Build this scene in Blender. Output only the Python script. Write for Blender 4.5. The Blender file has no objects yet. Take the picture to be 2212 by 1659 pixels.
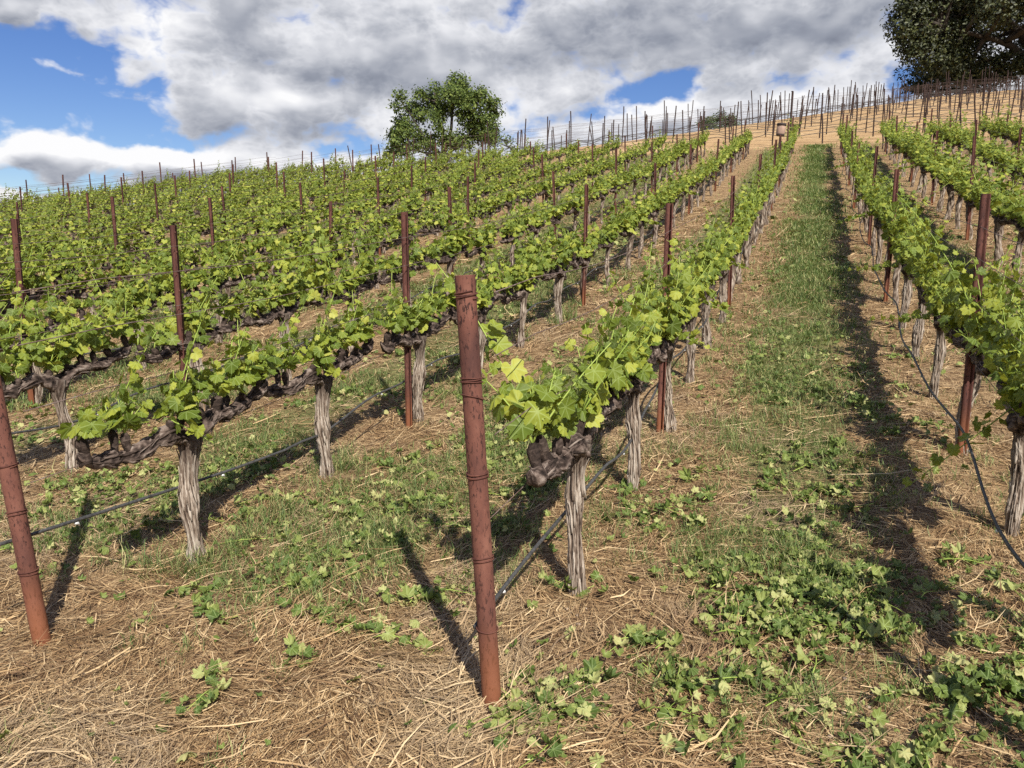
import bpy, math, random
import numpy as np
from mathutils import Vector, Matrix

rnd = random.Random(7)
RNG = np.random.default_rng(7)
scene = bpy.context.scene
COL = scene.collection
# ------------------------------------------------------------------ frame of reference
# +Y runs up the grassy alley between the rows, +X to the right, camera stands in the alley
CAM_Z = 1.62
YAW = math.radians(20.9)
PITCH = math.radians(8.6)
cY, sY, cP, sP = math.cos(YAW), math.sin(YAW), math.cos(PITCH), math.sin(PITCH)
FPX = 1661.0 / 1106.0            # focal length in half-widths


def cam_coords(x, y, z):
    """distance ahead, across and up of a place as seen from where the photographer stood"""
    fw = y * cY - x * sY
    la = x * cY + y * sY
    up = z - CAM_Z
    d = fw * cP - up * sP
    return d, la, up * cP + fw * sP


def in_frame(x, y, z, mx=1.06, my=1.06):
    d, la, h = cam_coords(x, y, z)
    d = np.maximum(d, 1e-3)
    return (d > .3) & (np.abs(la / d * FPX) < mx) & (np.abs(h / d * FPX) < my * .75)


def from_cam(fw, la):
    return la * cY - fw * sY, fw * cY + la * sY


# ------------------------------------------------------------------ noise helpers
_tab = np.random.default_rng(3).random((256, 256))


def vnoise(x, y, s=1.0, k=0):
    x = np.asarray(x, float) / s + 37.3 * k
    y = np.asarray(y, float) / s + 11.7 * k
    xi = np.floor(x).astype(int)
    yi = np.floor(y).astype(int)
    fx = x - xi
    fy = y - yi
    fx = fx * fx * (3 - 2 * fx)
    fy = fy * fy * (3 - 2 * fy)
    g = lambda a, b: _tab[a % 256, b % 256]
    return (g(xi, yi) * (1 - fx) + g(xi + 1, yi) * fx) * (1 - fy) + (g(xi, yi + 1) * (1 - fx) + g(xi + 1, yi + 1) * fx) * fy


def fbm(x, y, s=1.0, k=0):
    return (vnoise(x, y, s, k) + .5 * vnoise(x, y, s * .47, k + 1) + .25 * vnoise(x, y, s * .21, k + 2)) / 1.75


# ------------------------------------------------------------------ terrain
_pv = np.array([-220, -60, -20, -4, 0, 2.4, 4.2, 5.7, 10.7, 16.7, 25.3, 40.4, 60, 260])
_pz = np.array([-12, -6, -2.6, -1.78, -1.66, -1.56, -1.43, -1.27, -.53, .55, 2.27, 5.6, 10.1, 56.0]) + CAM_Z
_vv = np.linspace(-220, 260, 4801)
_zz = np.interp(_vv, _pv, _pz)
_ker = np.hanning(21)
_ker /= _ker.sum()
_zp = np.concatenate([np.full(10, _zz[0]), _zz, np.full(10, _zz[-1])])
_zs = np.convolve(_zp, _ker, 'valid')
CREST = np.array([(-90, -60), (-37, 17), (-28, 39), (-12, 57), (0, 76), (10, 92), (28, 99), (140, 112)], float)


def crest_dist(x, y):
    x = np.asarray(x, float)
    y = np.asarray(y, float)
    best = np.full(x.shape, 1e9)
    sgn = np.ones(x.shape)
    for a, b in zip(CREST[:-1], CREST[1:]):
        d = b - a
        L2 = d @ d
        t = np.clip(((x - a[0]) * d[0] + (y - a[1]) * d[1]) / L2, 0, 1)
        px = x - a[0] - t * d[0]
        py = y - a[1] - t * d[1]
        q = np.hypot(px, py)
        cr = d[0] * (y - a[1]) - d[1] * (x - a[0])
        m = q < best - 1e-9
        best = np.where(m, q, best)
        sgn = np.where(m, np.sign(cr), sgn)
    return best * sgn


def H(x, y):
    x = np.asarray(x, float)
    y = np.asarray(y, float)
    z = np.interp(y, _vv, _zs)
    d = np.maximum(crest_dist(x, y) + 5.0, 0)
    drop = np.where(d < 18, .0125 * d * d, .0125 * 324 + (d - 18) * .45)
    return z - drop + (fbm(x, y, .9, 5) - .5) * .07 * (np.hypot(x, y) < 60)


def Hs(x, y):
    return float(H(np.array([x]), np.array([y]))[0])


# ------------------------------------------------------------------ mesh helpers
class MB:
    def __init__(s):
        s.V, s.Q, s.T, s.A, s.n = [], [], [], [], 0

    def add(s, V, Q=None, T=None, A=None):
        V = np.asarray(V, float).reshape(-1, 3)
        s.V.append(V)
        if Q is not None and len(Q):
            s.Q.append(np.asarray(Q, int) + s.n)
        if T is not None and len(T):
            s.T.append(np.asarray(T, int) + s.n)
        s.A.append(np.zeros((len(V), 3)) if A is None else np.asarray(A, float))
        s.n += len(V)
        return s

    def merge(s, o, M=None, off=(0, 0, 0)):
        for V, A in zip(o.V, o.A):
            pass
        V = np.concatenate(o.V)
        if M is not None:
            V = V @ M.T
        s.add(V + np.asarray(off), np.concatenate(o.Q) if o.Q else None, np.concatenate(o.T) if o.T else None, np.concatenate(o.A))

    def mesh(s, name, mat, smooth=False):
        V = np.concatenate(s.V)
        A = np.concatenate(s.A)
        Q = np.concatenate(s.Q) if s.Q else np.zeros((0, 4), int)
        T = np.concatenate(s.T) if s.T else np.zeros((0, 3), int)
        me = bpy.data.meshes.new(name)
        me.vertices.add(len(V))
        me.vertices.foreach_set('co', V.astype(np.float32).ravel())
        loops = np.concatenate([Q.ravel(), T.ravel()]).astype(np.int32)
        tot = np.concatenate([np.full(len(Q), 4), np.full(len(T), 3)]).astype(np.int32)
        st = np.concatenate([[0], np.cumsum(tot)[:-1]]).astype(np.int32)
        me.loops.add(len(loops))
        me.loops.foreach_set('vertex_index', loops)
        me.polygons.add(len(tot))
        me.polygons.foreach_set('loop_start', st)
        me.polygons.foreach_set('loop_total', tot)
        if smooth:
            me.polygons.foreach_set('use_smooth', np.ones(len(tot), bool))
        at = me.attributes.new('luv', 'FLOAT_VECTOR', 'POINT')
        at.data.foreach_set('vector', A.astype(np.float32).ravel())
        me.materials.append(mat)
        me.update(calc_edges=True)
        me.validate()
        return me


def link(name, me, parent=None, loc=(0, 0, 0)):
    o = bpy.data.objects.new(name, me)
    COL.objects.link(o)
    o.location = loc
    if parent:
        o.parent = parent
    return o


def tag(o, label=None, cat=None, group=None, kind=None):
    if label:
        o['label'] = label
    if cat:
        o['category'] = cat
    if group:
        o['group'] = group
    if kind:
        o['kind'] = kind
    return o


def norm(a):
    return a / np.maximum(np.linalg.norm(a, axis=-1, keepdims=True), 1e-9)


def tube(P, R, seg=8, cap=True, A=None):
    P = np.asarray(P, float)
    n = len(P)
    R = np.asarray(R, float)
    if R.ndim == 0:
        R = np.full(n, float(R))
    if R.ndim == 1:
        R = R[:, None] * np.ones((1, seg))
    Tn = norm(np.gradient(P, axis=0))
    ref = np.array([1., 0, 0]) if abs(Tn[0, 0]) < .8 else np.array([0, 1., 0])
    N = np.zeros((n, 3))
    v = ref - Tn[0] * (ref @ Tn[0])
    for i in range(n):
        v = v - Tn[i] * (v @ Tn[i])
        v = v / max(np.linalg.norm(v), 1e-9)
        N[i] = v
    B = np.cross(Tn, N)
    th = np.linspace(0, 2 * np.pi, seg, endpoint=False)
    V = P[:, None, :] + R[:, :, None] * (np.cos(th)[None, :, None] * N[:, None, :] + np.sin(th)[None, :, None] * B[:, None, :])
    V = V.reshape(-1, 3)
    i = np.arange(n - 1)[:, None] * seg
    j = np.arange(seg)[None, :]
    j2 = (j + 1) % seg
    Q = np.stack([i + j, i + j2, i + seg + j2, i + seg + j], -1).reshape(-1, 4)
    T = None
    if A is not None:
        A = np.asarray(A).reshape(-1, 3)
    if cap:
        V = np.concatenate([V, P[:1], P[-1:]])
        a, b = n * seg, n * seg + 1
        jj = np.arange(seg)
        T = np.concatenate([np.stack([np.full(seg, a), (jj + 1) % seg, jj], -1),
                            np.stack([np.full(seg, b), (n - 1) * seg + jj, (n - 1) * seg + (jj + 1) % seg], -1)])
        if A is not None:
            A = np.concatenate([A, A[:1], A[-1:]])
    return V, Q, T, A


# ------------------------------------------------------------------ materials
def newmat(name):
    m = bpy.data.materials.new(name)
    m.use_nodes = True
    nt = m.node_tree
    nt.nodes.clear()
    out = nt.nodes.new('ShaderNodeOutputMaterial')
    b = nt.nodes.new('ShaderNodeBsdfPrincipled')
    nt.links.new(b.outputs[0], out.inputs[0])
    return m, nt, b, out


class NT:
    """tiny node writer"""

    def __init__(s, nt):
        s.nt = nt

    def n(s, t, **kw):
        x = s.nt.nodes.new(t)
        for k, v in kw.items():
            setattr(x, k, v)
        return x

    def put(s, sock, v):
        if hasattr(v, 'is_output'):
            s.nt.links.new(v, sock)
        elif v is not None:
            sock.default_value = v

    def m(s, op, a, b=None, c=None, clamp=False):
        x = s.n('ShaderNodeMath', operation=op, use_clamp=clamp)
        s.put(x.inputs[0], a)
        if b is not None:
            s.put(x.inputs[1], b)
        if c is not None:
            s.put(x.inputs[2], c)
        return x.outputs[0]

    def noise(s, vec, scale, detail=4, rough=.55, dist=0.0, out=0):
        x = s.n('ShaderNodeTexNoise')
        s.put(x.inputs['Vector'], vec)
        x.inputs['Scale'].default_value = scale
        x.inputs['Detail'].default_value = detail
        x.inputs['Roughness'].default_value = rough
        x.inputs['Distortion'].default_value = dist
        return x.outputs[out]

    def ramp(s, fac, stops, interp='LINEAR'):
        x = s.n('ShaderNodeValToRGB')
        x.color_ramp.interpolation = interp
        e = x.color_ramp.elements
        while len(e) < len(stops):
            e.new(.5)
        for el, (p, c) in zip(e, stops):
            el.position = p
            el.color = (*c, 1) if len(c) == 3 else c
        s.put(x.inputs[0], fac)
        return x.outputs[0]

    def mix(s, fac, a, b, mode='MIX'):
        x = s.n('ShaderNodeMix', data_type='RGBA', blend_type=mode)
        s.put(x.inputs[0], fac)
        s.put(x.inputs[6], (*a, 1) if isinstance(a, tuple) else a)
        s.put(x.inputs[7], (*b, 1) if isinstance(b, tuple) else b)
        return x.outputs[2]

    def mapv(s, vec, scale=(1, 1, 1), loc=(0, 0, 0), rot=(0, 0, 0)):
        x = s.n('ShaderNodeMapping')
        s.put(x.inputs[0], vec)
        x.inputs['Scale'].default_value = scale
        x.inputs['Location'].default_value = loc
        x.inputs['Rotation'].default_value = rot
        return x.outputs[0]

    def smooth(s, v, a, b):
        x = s.n('ShaderNodeMapRange', interpolation_type='SMOOTHSTEP')
        s.put(x.inputs[0], v)
        x.inputs[1].default_value = a
        x.inputs[2].default_value = b
        return x.outputs[0]

    def bump(s, h, strength, dist, bsdf):
        x = s.n('ShaderNodeBump')
        x.inputs['Strength'].default_value = strength
        x.inputs['Distance'].default_value = dist
        s.put(x.inputs['Height'], h)
        s.nt.links.new(x.outputs[0], bsdf.inputs['Normal'])


def leafmat(name, stops, trans=.35, tcol=(.35, .5, .08), rough=.5, spec=.18, veins=False, var=.25, patch=False):
    m, nt, b, out = newmat(name)
    w = NT(nt)
    geo = w.n('ShaderNodeNewGeometry')
    oi = w.n('ShaderNodeObjectInfo')
    f = geo.outputs['Random Per Island']
    f = w.m('ADD', w.m('MULTIPLY', f, 1 - var * .5), w.m('MULTIPLY', oi.outputs['Random'], var * .5))
    col = w.ramp(f, stops)
    if veins:
        at = w.n('ShaderNodeAttribute', attribute_name='luv')
        sp = w.n('ShaderNodeSeparateXYZ')
        nt.links.new(at.outputs['Vector'], sp.inputs[0])
        ang = w.m('ARCTAN2', sp.outputs[0], sp.outputs[1])
        k = w.m('MULTIPLY', ang, 1.0 / math.radians(52))
        fr = w.m('ABSOLUTE', w.m('SUBTRACT', k, w.m('ROUND', k)))
        r = w.n('ShaderNodeVectorMath', operation='LENGTH')
        nt.links.new(at.outputs['Vector'], r.inputs[0])
        dv = w.m('MULTIPLY', fr, r.outputs['Value'])
        vein = w.smooth(dv, .055, .015)
        # fine side veins
        sv = w.m('ABSOLUTE', w.m('SINE', w.m('MULTIPLY', w.m('SUBTRACT', r.outputs['Value'], w.m('MULTIPLY', fr, .7)), 30)))
        side = w.smooth(sv, .3, .05)
        bl = w.noise(at.outputs['Vector'], 3.0, 3)
        col = w.mix(w.m('MULTIPLY', bl, .35), col, (.05, .12, .015), 'MIX')
        col = w.mix(w.m('MULTIPLY', vein, .32), col, (.42, .52, .2))
        col = w.mix(w.m('MULTIPLY', side, .12), col, (.4, .5, .2))
        w.bump(w.m('ADD', w.m('MULTIPLY', dv, 1.5), w.m('MULTIPLY', bl, .4)), .35, .01, b)
    if patch:
        pz = w.noise(geo.outputs['Position'], 2.2, 4, .6)
        col = w.mix(w.m('MULTIPLY', w.smooth(pz, .5, .68), .45), col, (.18, .11, .065))
        pg = w.noise(geo.outputs['Position'], 1.1, 3, .5)
        col = w.mix(w.m('MULTIPLY', w.smooth(pg, .5, .65), .28), col, (.62, .50, .32))
    nt.links.new(col, b.inputs['Base Color'])
    b.inputs['Roughness'].default_value = rough
    b.inputs['Specular IOR Level'].default_value = spec
    tr = w.n('ShaderNodeBsdfTranslucent')
    tc = w.mix(.55, col, tcol)
    nt.links.new(tc, tr.inputs[0])
    mx = w.n('ShaderNodeMixShader')
    mx.inputs[0].default_value = trans
    nt.links.new(b.outputs[0], mx.inputs[1])
    nt.links.new(tr.outputs[0], mx.inputs[2])
    nt.links.new(mx.outputs[0], out.inputs[0])
    return m


M_LEAF = leafmat('vine_leaf', [(0, (.060, .088, .012)), (.3, (.125, .165, .020)), (.6, (.225, .265, .032)), (.85, (.38, .395, .052)), (1, (.55, .52, .11))],
                 trans=.27, tcol=(.50, .50, .03), veins=True)
M_LITTER = leafmat('cut_leaf', [(0, (.05, .08, .018)), (.4, (.12, .155, .032)), (.68, (.26, .28, .075)), (.88, (.50, .47, .20)), (1, (.36, .25, .10))], trans=.15,
                   tcol=(.35, .42, .12), veins=True)
M_GRASS = leafmat('grass_blade', [(0, (.06, .105, .03)), (.45, (.125, .18, .055)), (.75, (.24, .28, .10)), (1, (.50, .43, .2))], trans=.25, rough=.5)
M_STRAW = leafmat('straw_strand', [(0, (.085, .045, .022)), (.3, (.25, .150, .070)), (.6, (.47, .31, .15)), (.88, (.70, .52, .29)), (1, (.86, .73, .50))], trans=.08,
                  tcol=(.5, .35, .15), rough=.6, spec=.25, patch=True)
M_SHOOT = leafmat('green_shoot', [(0, (.25, .36, .06)), (1, (.42, .50, .12))], trans=.12)
M_TREE = leafmat('tree_leaf', [(0, (.036, .060, .016)), (.5, (.085, .122, .028)), (.85, (.155, .20, .046)), (1, (.23, .27, .075))], trans=.18, tcol=(.14, .22, .04))
M_OAK = leafmat('oak_leaf', [(0, (.020, .025, .012)), (.5, (.046, .054, .020)), (.85, (.085, .092, .028)), (1, (.14, .135, .045))], trans=.06, tcol=(.06, .09, .02), spec=.3)
M_SHRUB = leafmat('shrub_leaf', [(0, (.03, .05, .02)), (1, (.10, .14, .05))], trans=.15, tcol=(.1, .16, .04))


def barkmat(name, stops, sc=(38, 38, 4.5), bump=.8, top=False):
    m, nt, b, out = newmat(name)
    w = NT(nt)
    tc = w.n('ShaderNodeTexCoord')
    oi = w.n('ShaderNodeObjectInfo')
    of = w.n('ShaderNodeVectorMath', operation='ADD')
    nt.links.new(tc.outputs['Object'], of.inputs[0])
    nt.links.new(oi.outputs['Random'], of.inputs[1])
    at = w.n('ShaderNodeAttribute', attribute_name='luv')
    sp = w.n('ShaderNodeSeparateXYZ')
    nt.links.new(at.outputs['Vector'], sp.inputs[0])
    v1 = w.mapv(of.outputs[0], sc)
    n1 = w.noise(v1, 1.0, 6, .65, .6)
    n2 = w.noise(of.outputs[0], 9.0, 4)
    h = w.m('ADD', w.m('MULTIPLY', n1, .62), w.m('MULTIPLY', sp.outputs[0], .38))
    h2 = w.m('ADD', h, w.m('MULTIPLY', w.m('SUBTRACT', n2, .5), .28))
    col = w.ramp(h2, stops)
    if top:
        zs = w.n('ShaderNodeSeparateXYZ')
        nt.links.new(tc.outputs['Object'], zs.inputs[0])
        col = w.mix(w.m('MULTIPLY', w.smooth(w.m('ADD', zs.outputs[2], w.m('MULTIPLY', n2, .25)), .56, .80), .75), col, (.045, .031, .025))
    nt.links.new(col, b.inputs['Base Color'])
    b.inputs['Roughness'].default_value = .9
    b.inputs['Specular IOR Level'].default_value = .15
    w.bump(h, bump, .02, b)
    return m


M_BARK = barkmat('vine_bark', [(.30, (.022, .014, .010)), (.42, (.12, .085, .062)), (.54, (.25, .195, .148)), (.72, (.50, .43, .35))], (55, 55, 5), top=True)
M_CORDON = barkmat('cordon_bark', [(.28, (.010, .007, .006)), (.45, (.050, .035, .028)), (.60, (.15, .11, .088)), (.82, (.36, .30, .25))], (55, 9, 55))
M_TRUNK = barkmat('tree_bark', [(.2, (.02, .017, .014)), (.8, (.085, .07, .056))], (6, 6, 1.2))


def rustmat(name, base, dark, light, fleck=True, sc=1.0):
    m, nt, b, out = newmat(name)
    w = NT(nt)
    tc = w.n('ShaderNodeTexCoord')
    oi = w.n('ShaderNodeObjectInfo')
    of = w.n('ShaderNodeVectorMath', operation='ADD')
    nt.links.new(tc.outputs['Object'], of.inputs[0])
    nt.links.new(oi.outputs['Random'], of.inputs[1])
    v = w.mapv(of.outputs[0], (1 * sc, 1 * sc, .38 * sc))
    big = w.noise(v, 9, 4, .6)
    col = w.ramp(big, [(.3, dark), (.5, base), (.72, light)])
    if fleck:
        f1 = w.noise(v, 95, 5, .68)
        mk = w.smooth(f1, .54, .60)
        patch = w.smooth(w.noise(v, 7, 3), .35, .62)
        col = w.mix(w.m('MULTIPLY', mk, w.m('MULTIPLY_ADD', patch, .5, .4)), col, (.022, .010, .009))
        f2 = w.noise(v, 90, 4, .6)
        col = w.mix(w.m('MULTIPLY', w.smooth(f2, .60, .72), .35), col, light)
        zs = w.n('ShaderNodeSeparateXYZ')
        nt.links.new(tc.outputs['Object'], zs.inputs[0])
        low = w.smooth(w.m('ADD', zs.outputs[2], w.m('MULTIPLY', big, .3)), .52, .22)
        col = w.mix(w.m('MULTIPLY', low, .6), col, (.24, .085, .032))
        w.bump(w.m('ADD', w.m('MULTIPLY', f1, .4), f2), .3, .003, b)
    nt.links.new(col, b.inputs['Base Color'])
    b.inputs['Roughness'].default_value = .8
    b.inputs['Specular IOR Level'].default_value = .25
    return m


M_PIPE = rustmat('rusty_pipe', (.15, .060, .042), (.08, .034, .027), (.235, .105, .072))
M_POST = rustmat('rusty_post', (.10, .038, .028), (.05, .02, .016), (.17, .072, .05))
M_STAKE = rustmat('rusty_stake', (.034, .019, .015), (.022, .013, .011), (.06, .034, .027), fleck=False)
M_WIRE = rustmat('wire', (.13, .085, .07), (.08, .045, .035), (.22, .19, .17), fleck=False, sc=3)
M_TIE = rustmat('wire_tie', (.11, .042, .03), (.05, .018, .014), (.17, .07, .045), fleck=False, sc=3)


def plain(name, col, rough=.6, spec=.3, var=.25, sc=40):
    m, nt, b, out = newmat(name)
    w = NT(nt)
    tc = w.n('ShaderNodeTexCoord')
    n = w.noise(tc.outputs['Object'], sc, 4)
    a = tuple(c * (1 - var) for c in col)
    d = tuple(min(1, c * (1 + var)) for c in col)
    nt.links.new(w.ramp(n, [(.3, a), (.7, d)]), b.inputs['Base Color'])
    b.inputs['Roughness'].default_value = rough
    b.inputs['Specular IOR Level'].default_value = spec
    return m


M_HOSE = plain('black_hose', (.06, .058, .056), .5, .4, .5, 60)
M_BOX = plain('weathered_wood', (.36, .24, .18), .8, .2, .2, 9)
M_LID = plain('dark_lid', (.05, .035, .032), .7)
M_CLIP = plain('white_clip', (.7, .7, .68), .5)


def groundmat():
    m, nt, b, out = newmat('ground_straw')
    w = NT(nt)
    geo = w.n('ShaderNodeNewGeometry')
    P = geo.outputs['Position']
    sp = w.n('ShaderNodeSeparateXYZ')
    nt.links.new(P, sp.inputs[0])
    x, y = sp.outputs[0], sp.outputs[1]
    big = w.noise(P, .7, 4, .6)
    mid = w.noise(P, 5.0, 5, .65)
    # three crossed layers of fine strand-like streaks
    s1 = w.noise(w.mapv(P, (9, 70, 20), rot=(0, 0, .4)), 1.0, 3, .6, .8)
    s2 = w.noise(w.mapv(P, (70, 10, 20), rot=(0, 0, .7)), 1.0, 3, .6, .8)
    s3 = w.noise(w.mapv(P, (14, 100, 20), rot=(0, 0, -.5)), 1.0, 3, .6, .5)
    st = w.m('MAXIMUM', w.m('MAXIMUM', s1, s2), s3)
    h = w.m('ADD', w.m('MULTIPLY', st, .75), w.m('MULTIPLY', mid, .25))
    straw = w.ramp(h, [(.44, (.045, .025, .015)), (.52, (.21, .125, .065)), (.61, (.48, .33, .17)), (.74, (.68, .52, .30))])
    soil = w.ramp(w.noise(P, 30, 5, .7), [(.3, (.13, .075, .045)), (.7, (.30, .19, .12))])
    bare = w.smooth(w.m('ADD', w.m('MULTIPLY', big, .8), w.m('MULTIPLY', mid, .35)), .68, .80)
    near = w.smooth(y, 3.0, 1.0)
    col = w.mix(w.m('MULTIPLY', bare, w.m('MULTIPLY_ADD', near, .7, .25)), straw, soil)
    # green cover in the middle of each alley
    band = w.m('COSINE', w.m('MULTIPLY', x, math.pi))
    gm = w.smooth(w.m('ADD', band, w.m('MULTIPLY', w.m('SUBTRACT', mid, .5), 2.4)), .15, .85)
    gm = w.m('MULTIPLY', gm, w.smooth(y, 2.4, 4.6))
    gm = w.m('MULTIPLY', gm, w.smooth(y, 42.0, 40.0))
    green = w.ramp(h, [(.4, (.04, .065, .02)), (.55, (.11, .15, .045)), (.75, (.26, .29, .10))])
    col = w.mix(w.m('MULTIPLY', gm, .7), col, green)
    # dry mown straw on the young block above the vines
    up = w.smooth(y, 40.5, 43.0)
    tn = w.m('ADD', w.m('MULTIPLY', w.noise(w.mapv(P, (.35, 3.4, 1)), 1.0, 8, .75), .6), w.m('MULTIPLY', w.noise(P, .35, 6, .7), .4))
    tan = w.ramp(tn, [(.36, (.20, .115, .055)), (.46, (.40, .255, .125)), (.54, (.52, .35, .18)), (.66, (.64, .48, .28))])
    col = w.mix(up, col, tan)
    nt.links.new(col, b.inputs['Base Color'])
    b.inputs['Roughness'].default_value = .95
    b.inputs['Specular IOR Level'].default_value = .1
    w.bump(h, .9, .05, b)
    return m


M_GROUND = groundmat()

# ------------------------------------------------------------------ ground sheet


def graded(segs):
    out = []
    for a, b, s in segs:
        out += list(np.arange(a, b - 1e-6, s))
    out.append(segs[-1][1])
    return np.array(out)


gx = graded([(-260, -60, 10), (-60, -40, 2), (-40, -6, .6), (-6, 4, .09), (4, 20, .5), (20, 60, 2), (60, 200, 10)])
gy = graded([(-80, -20, 8), (-20, -2, 1), (-2, 0, .3), (0, 11, .09), (11, 24, .3), (24, 60, .7), (60, 125, 1.2), (125, 260, 7)])
GX, GY = np.meshgrid(gx, gy, indexing='ij')
GZ = H(GX, GY)
mb = MB()
nx, ny = GX.shape
ii = np.arange(nx - 1)[:, None] * ny
jj = np.arange(ny - 1)[None, :]
Qg = np.stack([ii + jj, ii + ny + jj, ii + ny + jj + 1, ii + jj + 1], -1).reshape(-1, 4)
mb.add(np.stack([GX, GY, GZ], -1), Qg)
tag(link('ground', mb.mesh('ground', M_GROUND, True)), kind='structure')

# ------------------------------------------------------------------ leaves
_half = [(0, 1.0), (6, .88), (10, .93), (16, .82), (19, .85), (25, .70), (31, .74), (35, .84), (40, .83), (44, .92), (49, .95), (54, .85), (59, .87), (65, .76), (72, .67),
         (79, .74), (85, .73), (92, .82), (98, .78), (105, .80), (115, .69), (124, .70), (135, .60), (148, .54), (160, .42), (173, .14)]


def leaf_template(dec=1, rings=2, curl=.28, fold=.25, wav=.07):
    h = _half[::dec]
    if h[-1] != _half[-1]:
        h = h + [_half[-1]]
    pts = [(a, r) for a, r in h] + [(-a, r) for a, r in reversed(h[1:])]
    a = np.radians([p[0] for p in pts])
    r = np.array([p[1] for p in pts])
    out = np.stack([np.sin(a) * r, np.cos(a) * r], -1)
    n = len(pts)
    V2 = [np.zeros((1, 2))]
    for k in range(1, rings + 1):
        V2.append(out * (k / rings))
    V2 = np.concatenate(V2)
    rr = np.hypot(V2[:, 0], V2[:, 1])
    an = np.arctan2(V2[:, 0], V2[:, 1])
    z = -curl * rr ** 2 + fold * np.abs(V2[:, 0]) * .6 + wav * rr * np.cos(an * 360 / 52)
    V = np.stack([V2[:, 0], V2[:, 1], z], -1)
    j = np.arange(n)
    T = np.stack([np.zeros(n, int), 1 + (j + 1) % n, 1 + j], -1)
    Q = []
    for k in range(1, rings):
        a0 = 1 + (k - 1) * n
        b0 = 1 + k * n
        Q.append(np.stack([a0 + j, a0 + (j + 1) % n, b0 + (j + 1) % n, b0 + j], -1))
    Q = np.concatenate(Q) if Q else np.zeros((0, 4), int)
    A = np.stack([V2[:, 0], V2[:, 1], np.zeros(len(V2))], -1)
    return V, Q, T, A


L_HI = [leaf_template(1, 2, c, f, w_) for c, f, w_ in ((.28, .25, .07), (.45, .1, .1), (.1, .45, .06), (.35, -.1, .12))]
L_MID = [leaf_template(3, 1, c, f, w_) for c, f, w_ in ((.28, .25, .07), (.4, -.05, .1), (.15, .45, .06))]
L_LO = [leaf_template(5, 1, c, f, .05) for c, f in ((.3, .25), (.2, .5))]
L_FLAT = [leaf_template(1, 2, c, f, w_) for c, f, w_ in ((.1, .2, .2), (.95, .1, .22), (-.7, .3, .2), (.3, 1.5, .16), (-.25, -1.0, .22), (.7, .9, .25))]


def place_leaves(mb, temps, P, N, D, S, rng):
    """leaves at P, facing N, tip towards D, radius S"""
    N = norm(N)
    D = norm(D - N * np.sum(D * N, -1, keepdims=True))
    X = np.cross(D, N)
    pick = rng.integers(0, len(temps), len(P))
    for k, (V, Q, T, A) in enumerate(temps):
        m = np.nonzero(pick == k)[0]
        if not len(m):
            continue
        R = np.stack([X[m], D[m], N[m]], -1)            # columns
        W = np.einsum('nij,vj->nvi', R, V) * S[m][:, None, None] + P[m][:, None, :]
        off = (np.arange(len(m)) * len(V))[:, None, None]
        mb.add(W.reshape(-1, 3), (Q[None] + off).reshape(-1, 4) if len(Q) else None, (T[None] + off).reshape(-1, 3), np.tile(A, (len(m), 1)))


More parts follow.
